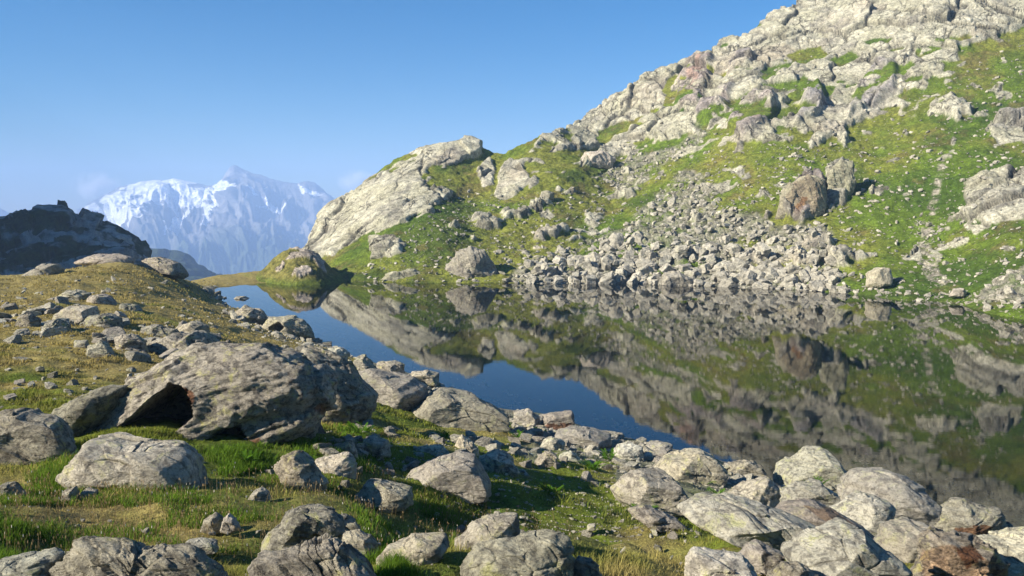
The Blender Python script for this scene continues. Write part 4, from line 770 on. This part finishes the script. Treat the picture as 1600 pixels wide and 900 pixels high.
# ================================================================== STONES one can count, from a few shared shapes
def proto(seed, n, mat, flat=0.66):
    d, f = ico(n); rg = np.random.RandomState(seed); sc_ = np.array([1, rg.uniform(.65, .95), rg.uniform(flat - .15, flat + .15)])
    s = polytope(d, seed * 3 + 1, 4, 0.45, 0.85, 0.7); P = d * s[:, None] * sc_ * 0.5
    if n >= 4: P = roughen(P, d, 0.8, seed, 0.8, (0.2, 0.1, 1), 0.02, 0.8, 61)
    return mesh_np('stone', P, [f], {'tint': np.ones((len(P), 3))}, mat, n > 4)
PR_N = [proto(200 + k, 5, (M_ROCK, M_PALE, M_PINK)[k % 3]) for k in range(18)]
PR_F = [proto(300 + k, 4, M_SCREE, 0.8) for k in range(14)]
rng = np.random.RandomState(7)
def in_region(poly, n, extra=None):
    A = np.array(poly, float); lo, hi = A.min(0), A.max(0); out = []
    while len(out) < n:
        q = rng.uniform(lo, hi, (n * 4, 2)); q = q[inpoly(q[:, 0], q[:, 1], poly)]; out += list(q)
    return np.array(out[:n])
RG = [  # polygon, count, size px range, where
 ([(0,468),(70,458),(150,486),(215,500),(345,530),(350,562),(230,566),(150,562),(60,535),(0,545)], 150, (9,46), 'boulder field'),
 ([(0,445),(140,435),(300,440),(330,480),(420,520),(480,555),(560,600),(400,540),(250,500),(130,470),(0,470)], 95, (4,14), 'meadow'),
 ([(0,560),(200,575),(330,545),(200,605),(60,640),(0,640)], 26, (6,30), 'meadow'),
 ([(322,455),(345,470),(400,492),(486,525),(560,562),(690,602),(740,625),(690,630),(600,590),(520,560),(430,530),(370,510),(330,480)], 180, (6,26), 'lake edge'),
 ([(480,690),(560,665),(650,680),(800,680),(900,690),(1010,720),(990,760),(900,765),(820,740),(700,735),(600,745),(520,770)], 260, (8,40), 'rocky slope'),
 ([(800,640),(900,668),(1000,694),(1110,718),(1230,765),(1200,800),(1100,760),(1000,720),(880,700),(800,670)], 240, (9,42), 'lake edge'),
 ([(650,790),(780,800),(900,780),(1100,835),(1060,855),(850,850),(680,830)], 30, (7,28), 'long shadow'),
 ([(0,760),(380,770),(660,840),(600,880),(380,850),(100,850),(0,860)], 16, (7,26), 'grass'),
 ([(345,690),(430,690),(520,690),(560,740),(480,770),(400,730)], 18, (8,34), 'grass'),
 ([(940,860),(1080,830),(1240,850),(1240,900),(960,900)], 26, (6,24), 'grass'),
 ([(1080,770),(1230,765),(1330,800),(1480,825),(1440,885),(1260,835),(1100,805)], 34, (16,56), 'lake edge'),
 ([(1320,760),(1470,800),(1600,840),(1600,890),(1480,860),(1340,800)], 14, (8,22), 'lake edge')]
stones = []
for pl, n, (a, b), where in RG:
    q = in_region(pl, n); sz = a * (b / a) ** (rng.uniform(0, 1, n) ** 1.35)
    P, ok = ground_hit(q[:, 0], q[:, 1])
    for k in range(n):
        if ok[k]: stones.append((sz[k], P[k], q[k], where))
stones.sort(key=lambda s: -s[0])
def rel_label(q, size, zr, pale):
    best, bd = None, 1e9
    for lx, ly, lw, lh, sh_ in LAND:
        d = ((q[0] - lx) / (lw * .5 + 30)) ** 2 + ((q[1] - ly) * 1.6 / (lh * .5 + 24)) ** 2
        if d < bd: best, bd = (lx, ly, lw, lh, sh_), d
    lx, ly, lw, lh, sh_ = best; dx, dy = (q[0] - lx) / (lw * .5 + 1), (q[1] - ly) / (lh * .5 + 1)
    r = ('right of' if dx > 0 else 'left of') if abs(dx) > abs(dy) else ('in front of' if dy > 0 else 'behind')
    far_ = '' if bd < 4 else ' well'
    s_ = 'big' if size > .55 else 'medium' if size > .32 else 'small' if size > .16 else 'tiny'
    sh = 'flat' if zr < .42 else 'low' if zr < .55 else 'blocky' if zr < .75 else 'tall'
    return f"{s_} {('grey', 'pale', 'tan')[pale]} {sh} stone{far_} {r} {sh_}"
PZ = [max(v.co.z for v in m_.vertices) - min(v.co.z for v in m_.vertices) for m_ in PR_N]
SEEN = {}
nst = 0
for i, (s, p, q, where) in enumerate(stones):
    if nst >= 290: break
    k = i % len(PR_N); W = s * p[1] / F * 1.2
    sy_, sz_ = rng.uniform(.8, 1.2), rng.uniform(.7, 1.25)
    o = link('stone', PR_N[k], rel_label(q, W, PZ[k] * sz_, k % 3), 'stone', f'loose stones of the {where}')
    o.scale = (W, W * sy_, W * sz_); o.rotation_euler = (rng.uniform(-.35, .35), rng.uniform(-.35, .35), rng.uniform(0, 6.28))
    o.location = (p[0], p[1], float(ground_z(p[0], p[1])[0]) + W * 0.0); nst += 1; SEEN.setdefault(o['label'], []).append((q[0], o))
    FOOT.append((p[0], p[1], W * 0.42, W * 0.42))
ORD = ['leftmost', 'second', 'third', 'fourth', 'fifth', 'sixth', 'seventh', 'eighth', 'ninth']
NUM = ['', '', 'two', 'three', 'four', 'five', 'six', 'seven', 'eight', 'nine', 'ten', 'eleven', 'twelve']
for lab, os_ in SEEN.items():
    os_.sort(key=lambda t: t[0]); n = len(os_)
    for k, (x_, o) in enumerate(os_):
        if n > 1: o['label'] = lab + (', leftmost of ' if k == 0 else ', rightmost of ' if k == n - 1 else f', {ORD[min(k, 8)]} from left of ') + NUM[min(n, 12)]
rest_stones = stones[290:]
def merged(name, items, protos, mat, label=None):
    """many tiny stones as one mass: items = (x, y, z, size)"""
    Vs, Fs, off = [], [], 0
    for i, (x, y, z, W) in enumerate(items):
        d, f = protos[i % len(protos)]; a = rng.uniform(0, 6.28); c, s_ = math.cos(a), math.sin(a); tx, ty = rng.uniform(-.4, .4, 2)
        P = d * np.array([1, rng.uniform(.7, 1.2), rng.uniform(.7, 1.3)]) * W; P = np.stack([P[:, 0] * c - P[:, 1] * s_, P[:, 0] * s_ + P[:, 1] * c, P[:, 2] + tx * P[:, 0] + ty * P[:, 1]], -1)
        Vs.append(P + np.array([x, y, z])); Fs.append(f + off); off += len(P)
    V = np.concatenate(Vs); Fa = np.concatenate(Fs)
    t = np.repeat(rng.uniform(0.75, 1.2, len(items)), [len(v) for v in Vs])[:, None] * np.ones(3)
    return link(name, mesh_np(name, V, [Fa], {'tint': t}, mat, smooth_=False), kind='stuff')
def tiny_protos(n, count, seed):
    out = []
    for k in range(count):
        d, f = ico(n); rg = np.random.RandomState(seed + k)
        s = polytope(d, seed + k, 4, 0.45, 0.85, 0.7); out.append((d * s[:, None] * np.array([1, rg.uniform(.6, .9), rg.uniform(.4, .7)]) * 0.5, f))
    return out
TP2 = tiny_protos(2, 12, 400); TP3 = tiny_protos(3, 12, 430)
it = [(p[0], p[1], p[2] + 0.06 * s * p[1] / F, 1.2 * s * p[1] / F) for s, p, q, w_ in rest_stones]
# finer gravel on the stony ground
q = np.concatenate([in_region([(330,456),(486,524),(560,560),(700,602),(830,642),(1000,690),(1230,760),(1190,800),(1000,735),(820,690),(650,640),(520,575),(380,515)], 4800), in_region([(480,690),(800,680),(1010,720),(1100,835),(850,850),(600,745)], 2600), in_region([(0,430),(330,430),(560,600),(300,700),(700,830),(1250,860),(1250,900),(0,900)], 1100), in_region([(0,468),(150,486),(345,530),(350,562),(150,562),(0,545)], 420)])
P, ok = ground_hit(q[:, 0], q[:, 1]); P = P[ok]; P[:, 2] = ground_z(P[:, 0], P[:, 1]); ss = np.clip(rng.lognormal(1.45, 0.55, len(P)), 1.5, 16)
it += [(p[0], p[1], p[2], s * p[1] / F) for p, s in zip(P, ss)]
q = in_region([(345,468),(400,486),(486,518),(560,556),(700,596),(800,632),(900,652),(1000,682),(1120,712),(1230,742),(1320,735),(1480,780),(1620,825),(1640,800),(1480,750),(1320,705),(1200,715),(1000,668),(880,635),(720,585),(560,540),(430,480)], 260)
P, ok = ground_hit(q[:, 0], q[:, 1]); P = P[ok]; ss = np.clip(rng.lognormal(1.9, 0.5, len(P)), 3, 22)
it += [(p[0], p[1], float(ground_z(p[0], p[1])[0]) + 0.03, s * p[1] / F) for p, s in zip(P, ss)]
merged('gravel', it, TP3, M_PALE)
# ---- the scree and the stones of the far slope
far = []
def scatter_far(poly, n, a, b, pw=2.2, jitter=1):
    q = in_region(poly, n); P, rm = hill_at(q[:, 0], q[:, 1]); s = a * (b / a) ** (rng.uniform(0, 1, n) ** pw)
    for k in range(n): far.append((s[k] * (0.75 + 0.25 * (q[k, 1] - 200) / 250), P[k], q[k]))
scatter_far([(815,446),(850,410),(900,392),(960,380),(1040,395),(1100,385),(1210,385),(1300,400),(1318,450),(1200,452),(1000,446)], 800, 5, 34, 2.0)
scatter_far(SCREE, 2400, 3, 20, 2.0)
scatter_far(SCREE2, 260, 4, 13, 1.8)
scatter_far(SCREE3, 170, 5, 20, 1.8)
scatter_far([(690,400),(780,380),(840,400),(820,440),(700,442)], 60, 5, 16)
scatter_far([(960,240),(1300,220),(1330,330),(1100,330),(980,330),(900,350)], 1000, 2.5, 11)
scatter_far([(1200,250),(1420,150),(1600,60),(1600,480),(1350,450),(1220,340)], 1900, 2.4, 15, 2.4)
scatter_far([(540,430),(640,360),(690,300),(830,300),(960,300),(960,370),(820,410),(700,430),(600,438)], 1300, 2.2, 10, 2.6)
scatter_far([(1425,345),(1440,325),(1462,355),(1455,385),(1470,420),(1492,440),(1462,442),(1440,420),(1434,385)], 220, 2.5, 8)
scatter_far([(1300,462),(1360,462),(1430,474),(1500,478),(1600,500),(1600,470),(1500,455),(1400,450),(1310,445)], 150, 3, 16)
scatter_far([(545,440),(700,441),(850,442),(1000,443),(1200,450),(1340,458),(1340,450),(1200,444),(1000,438),(700,436)], 200, 3, 12)
scatter_far([(900,260),(1000,240),(1240,210),(1440,110),(1600,40),(1600,0),(1300,60),(1100,150),(940,220)], 420, 3, 11)
far.sort(key=lambda s: -s[0])
def far_where(q):
    x, y = q
    if x > 1500 and y > 390: return 'in the rubble at the right edge of the far shore', 'blocks of the right-hand rubble'
    if x > 1325: return 'on the green slope around the stony track', 'stones on the green slope'
    if y > 428: return 'along the far waterline at the foot of the scree', 'blocks along the far waterline'
    if x < 800: return 'in the turf between the pale dome and the scree', 'stones in the turf below the dome'
    if y < 262: return 'in the rubble under the cliff band', 'blocks under the cliff band'
    if x < 960: return 'at the left end of the scree', 'blocks of the scree left end'
    if x < 1130: return 'in the middle of the scree fan', 'blocks of the middle scree'
    return 'in the scree below the brown-stained rock tower', 'blocks of the scree under the rock tower'
for i, (s, p, q) in enumerate(far[:290]):
    W = s * p[1] / F * 1.12; k = i % len(PR_F); wh, gr = far_where(q)
    o = link('scree_block', PR_F[k], f"{'large' if s > 22 else 'mid-sized' if s > 15 else 'smaller'} pale {('angular', 'slab-like', 'squarish')[k % 3]} block {wh}", 'scree block', gr)
    o.scale = (W, W * rng.uniform(.8, 1.2), W * rng.uniform(.75, 1.3)); o.rotation_euler = (rng.uniform(-.5, .5), rng.uniform(-.5, .5), rng.uniform(0, 6.28))
    o.location = (p[0], p[1], max(p[2], -0.1) + W * 0.12)
big = [f for f in far[290:] if f[0] > 6.5]; sml = [f for f in far[290:] if f[0] <= 6.5]
merged('scree', [(p[0], p[1], max(p[2], -.1) + 0.1 * s * p[1] / F, s * p[1] / F * 1.1) for s, p, q in big], TP3, M_SCREE)
merged('scree_rubble', [(p[0], p[1], max(p[2], -.1) + 0.1 * s * p[1] / F, s * p[1] / F * 1.1) for s, p, q in sml], TP2, M_SCREE)
# an unseen neighbour just left of the frame shades the blue-grey boulder
boulder('boulder', [(-640,800),(-630,700),(-560,640),(-470,630),(-400,660),(-370,740),(-400,800),(-520,815)], 'tall dark boulder just beyond the left edge, shading its neighbour', 190, thick=0.6, base=790)
# ================================================================== GRASS
m, t, out, N, L = nodes('grass_blades')
a = N('Attribute', attribute_name='col'); df = N('BsdfDiffuse'); tl = N('BsdfTranslucent'); mx = N('MixShader'); mx.inputs[0].default_value = 0.35
L(a.outputs['Color'], df.inputs[0]); L(a.outputs['Color'], tl.inputs[0]); L(df.outputs[0], mx.inputs[1]); L(tl.outputs[0], mx.inputs[2]); L(mx.outputs[0], out.inputs[0])
M_GRASS = m
def clear_of_rocks(P, k=1.0):
    ok = np.ones(len(P), bool)
    for x, y, a_, b_ in FOOT:
        ok &= ((P[:, 0] - x) / (a_ * k)) ** 2 + ((P[:, 1] - y) / (b_ * k)) ** 2 > 1
    return ok
def blades(P, h, wd, col, lean=0.5, tipc=1.25):
    n = len(P); a = rng.uniform(0, 6.28, n); b = a + rng.uniform(-1.2, 1.2, n)
    sx, sy = np.cos(a) * wd * .5, np.sin(a) * wd * .5; ln = rng.uniform(0.05, lean, n) * h; lx, ly = np.cos(b + 1.57) * ln, np.sin(b + 1.57) * ln
    z0 = P[:, 2] - 0.015
    V = np.stack([np.c_[P[:, 0] - sx, P[:, 1] - sy, z0], np.c_[P[:, 0] + sx, P[:, 1] + sy, z0],
                  np.c_[P[:, 0] + sx * .7 + lx * .35, P[:, 1] + sy * .7 + ly * .35, z0 + h * .6], np.c_[P[:, 0] - sx * .7 + lx * .35, P[:, 1] - sy * .7 + ly * .35, z0 + h * .6],
                  np.c_[P[:, 0] + lx, P[:, 1] + ly, z0 + h]], 1).reshape(-1, 3)
    o = np.arange(n)[:, None] * 5
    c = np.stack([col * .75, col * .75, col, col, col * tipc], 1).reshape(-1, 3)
    return V, o + np.array([[0, 1, 2, 3]]), o + np.array([[3, 2, 4]]), c
def grass_roots(poly, n, thin=0.9):
    q = in_region(poly, n); P, ok = ground_hit(q[:, 0], q[:, 1], 1.6); P = P[ok]
    P[:, :2] += rng.normal(0, 0.012, (len(P), 2)) * P[:, 1:2]
    P[:, 2] = ground_z(P[:, 0], P[:, 1]); c, st = ground_colour(P)
    cl = fbm(P * np.array([2.2, 2.2, 0]), 3, s=201)
    keep = (rng.uniform(0, 1, len(P)) > st * thin) & (P[:, 2] > 0.10) & clear_of_rocks(P, 0.82) & (rng.uniform(0, 1, len(P)) < smooth(-0.5, 0.15, cl) + 0.45)
    return P[keep], c[keep], cl[keep]
Vg, Q4, T3, Cg, off = [], [], [], [], 0
def add(b):
    global off
    V, q, t_, c = b; Vg.append(V); Q4.append(q + off); T3.append(t_ + off); Cg.append(c); off += len(V)
NEARP = [(-250,690),(120,690),(330,690),(560,650),(820,680),(1000,720),(1250,800),(1500,850),(1700,900),(1800,1050),(-400,1050)]
P, c, cl = grass_roots(NEARP, 260000)
nn = rng.uniform(0.7, 1.35, (len(P), 1)) * np.array([1, 1, 1]) ; yel = rng.uniform(0, 1, len(P))[:, None] ** 3
c = c * nn * 1.65 * (1 - yel * 0.6) + np.array([0.26, 0.20, 0.07]) * yel * 0.6
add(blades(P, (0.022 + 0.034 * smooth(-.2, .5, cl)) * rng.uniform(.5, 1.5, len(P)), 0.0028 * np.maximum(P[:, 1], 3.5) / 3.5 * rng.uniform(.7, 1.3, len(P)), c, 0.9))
# taller rank grass in hollows beside the rocks
TALL = [[(150,770),(330,770),(420,800),(400,860),(120,840)], [(340,705),(400,700),(420,740),(350,760)], [(470,700),(560,660),(600,690),(560,740),(480,760)], [(560,800),(700,800),(700,850),(560,850)], [(420,860),(600,870),(700,880),(700,905),(560,905)], [(0,770),(90,730),(130,760),(80,860),(0,880)]]
for pl in TALL:
    P, c, cl = grass_roots(pl, 9000)
    P = P[cl > -0.05]; n = len(P)
    if n: add(blades(P, rng.uniform(.04, .09, n), 0.0032 * P[:, 1] / 3.5, (np.array([0.10, 0.175, 0.02]) * rng.uniform(.7, 1.4, n)[:, None]), 0.7))
# dry stalks with pale seed heads
P, c, cl = grass_roots([(250,740),(560,740),(700,790),(900,800),(900,860),(560,870),(400,850),(0,860),(0,760)], 2600)
n = len(P); h = rng.uniform(.06, .14, n); st = blades(P, h, 0.0022 * P[:, 1] / 3.5, np.tile([0.20, 0.15, 0.07], (n, 1)) * rng.uniform(.7, 1.3, n)[:, None], 0.35); add(st)
tip = st[0].reshape(-1, 5, 3)[:, 4].copy(); tip[:, 2] -= 0.01
hd = np.where(rng.uniform(0, 1, n)[:, None] < 0.12, [[0.62, 0.60, 0.52]], [[0.30, 0.22, 0.12]]); add(blades(tip, np.full(n, 0.016), 0.0045 * P[:, 1] / 3.5, hd, 0.2, 1.0))
# short turf out over the meadow and along the shore
P, c, cl = grass_roots([(-60,425),(200,415),(330,440),(480,520),(620,590),(800,670),(820,700),(560,690),(330,700),(-60,720)], 150000, 0.97)
n = len(P); yel = rng.uniform(0, 1, n)[:, None] ** 2
c = c * rng.uniform(.7, 1.35, (n, 1)) * 1.35 * (1 - .45 * yel) + np.array([0.25, 0.20, 0.065]) * .45 * yel
add(blades(P, (0.02 + 0.04 * smooth(-.1, .5, cl)) * rng.uniform(.5, 1.4, n) * (1 + 0.012 * P[:, 1]), 0.0013 * P[:, 1] * rng.uniform(.7, 1.3, n), c, 0.9))
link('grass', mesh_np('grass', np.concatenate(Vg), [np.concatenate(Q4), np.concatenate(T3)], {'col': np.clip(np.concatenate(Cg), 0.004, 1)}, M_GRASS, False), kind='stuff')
# ================================================================== FERNS
def fern_mesh(seed, nf=22):
    rg = np.random.RandomState(seed); V, T, C, o = [], [], [], 0
    for k in range(nf):
        a = rg.uniform(0, 6.28); ln = rg.uniform(.6, 1.0); up = rg.uniform(.5, 1.15); dx, dy = math.cos(a), math.sin(a); base = rg.normal(0, .16, 2)
        g = np.array([0.075, 0.16, 0.014]) * rg.uniform(.65, 1.45)
        for j in range(11):
            t0 = (j + 1) / 12; r_ = ln * (t0 * .75); z = up * (t0 - 0.45 * t0 * t0); p = np.array([base[0] + dx * r_, base[1] + dy * r_, z]); wl = 0.20 * ln * (1 - t0) + 0.03
            for sgn in (-1, 1):
                side = np.array([-dy * sgn, dx * sgn, 0.12]); fw = np.array([dx, dy, .35])
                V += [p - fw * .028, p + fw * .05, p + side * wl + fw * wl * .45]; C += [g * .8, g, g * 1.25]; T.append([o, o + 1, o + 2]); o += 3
    return mesh_np('fern', np.array(V) , [np.array(T)], {'col': np.array(C)}, M_GRASS, False)
FM = [fern_mesh(500 + k) for k in range(4)]
FERNS = [(1000,797,34,'large bright fern in front of the whitish boulder'), (566,680,30,'dark green fern beside the right foot of the huge hollow boulder'), (1090,757,26,'fern in the gap right of the whitish boulder'), (1040,737,22,'fern at the left end of the broad pale boulder'),
         (925,742,26,'fern clump among stones below the squat pale rock'), (950,722,24,'fern clump just above the blocky waterline rocks'), (690,684,24,'fern at the lower left edge of the broad smooth slab'), (846,678,20,'fern between the pale rounded rock and the brown lakeside block'),
         (812,692,18,'fern left of the white pointed rock'), (1274,762,17,'small grassy fern growing on the peaked pale boulder'), (1466,898,26,'bright fern below the crumbling rotten rock'), (386,730,30,'lush green clump in the dark gap under the huge hollow boulder'),
         (1120,775,22,'low fern between the broad pale boulder and the grooved slab'), (860,775,24,'dark low fern right of the smooth round-backed boulder'), (770,645,16,'small fern at the right end of the broad smooth slab')]
for k, (x, y, s, lab) in enumerate(FERNS):
    P, ok = ground_hit(x, y); p = P[0]; W = s * p[1] / F * 1.25
    if 'peaked' in lab: p = at(1274, 758, 13.9)
    o = link('fern', FM[k % 4], lab, 'fern', 'ferns among the rocks', loc=(p[0], p[1], (float(ground_z(p[0], p[1])[0]) if 'peaked' not in lab else p[2]) - 0.01))
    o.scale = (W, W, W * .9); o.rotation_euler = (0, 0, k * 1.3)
# ================================================================== AIR
m, t, out, N, L = nodes('haze_air')
pv = N('VolumePrincipled'); pv.inputs['Color'].default_value = (0.42, 0.62, 1.0, 1); pv.inputs['Density'].default_value = 0.00060
pv.inputs['Density Attribute'].default_value = ''; pv.inputs['Anisotropy'].default_value = 0.0
L(pv.outputs[0], out.inputs['Volume'])
try: m.cycles.homogeneous_volume = True
except Exception: pass
bm = bmesh.new(); bmesh.ops.create_cube(bm, size=1)
for v in bm.verts:
    v.co.x = -2300 if v.co.x < 0 else 1600; v.co.y = -120 if v.co.y < 0 else 2760; v.co.z = -262 if v.co.z < 0 else 146
me = bpy.data.meshes.new('haze'); bm.to_mesh(me); bm.free(); me.materials.append(m)
link('haze', me, kind='stuff')

# ---- small clouds far behind the mountains, outside the haze
def cloud(px, py, wpx, hpx, D, seed, label):
    rg = np.random.RandomState(seed); c = at(px, py, D); s = D / F; Vs, Fs, o = [], [], 0
    m, t, out, N, L = nodes('cloud_vapour'); tc = N('TexCoord'); n = N('TexNoise', Scale=0.022, Detail=5, Roughness=0.65); L(tc.outputs['Object'], n.inputs['Vector'])
    r = ramp(N, [(0.44, 0.0), (0.60, 1.0)]); L(n.outputs['Fac'], r.inputs[0]); mu = N('Math', operation='MULTIPLY'); L(r.outputs[0], mu.inputs[0]); mu.inputs[1].default_value = 0.06
    
    sv = N('VectorMath', operation='MULTIPLY'); L(tc.outputs['Object'], sv.inputs[0]); sv.inputs[1].default_value = (2 / (wpx * s), 1 / 70, 2 / (hpx * s))
    ln = N('VectorMath', operation='LENGTH'); L(sv.outputs[0], ln.inputs[0])
    fo = N('MapRange', interpolation_type='SMOOTHSTEP'); L(ln.outputs['Value'], fo.inputs[0]); fo.inputs[1].default_value = 0.1; fo.inputs[2].default_value = 0.95; fo.inputs[3].default_value = 1.0; fo.inputs[4].default_value = 0.0
    m2 = N('Math', operation='MULTIPLY'); L(mu.outputs[0], m2.inputs[0]); L(fo.outputs[0], m2.inputs[1]); mu = m2
    v = N('VolumePrincipled'); v.inputs['Color'].default_value = (1, 1, 1, 1); v.inputs['Density Attribute'].default_value = ''; L(mu.outputs[0], v.inputs['Density']); L(v.outputs[0], out.inputs['Volume'])
    d, f = ico(4); P = d * np.array([wpx * .5, 60, hpx * .5]) * s; P[:, 1] = d[:, 1] * 70
    P = P * (1 + 0.28 * fbm(d * 1.7 + seed, 3, s=seed))[:, None]
    return link('cloud', mesh_np('cloud', P, [f], None, m), label, 'cloud', None, loc=tuple(c))
cloud(150, 292, 100, 62, 2990, 3, 'small white cloud at the left shoulder of the snowy mountain')
cloud(556, 282, 84, 44, 2990, 8, 'faint thin cloud between the snowy mountain and the pale rock dome')
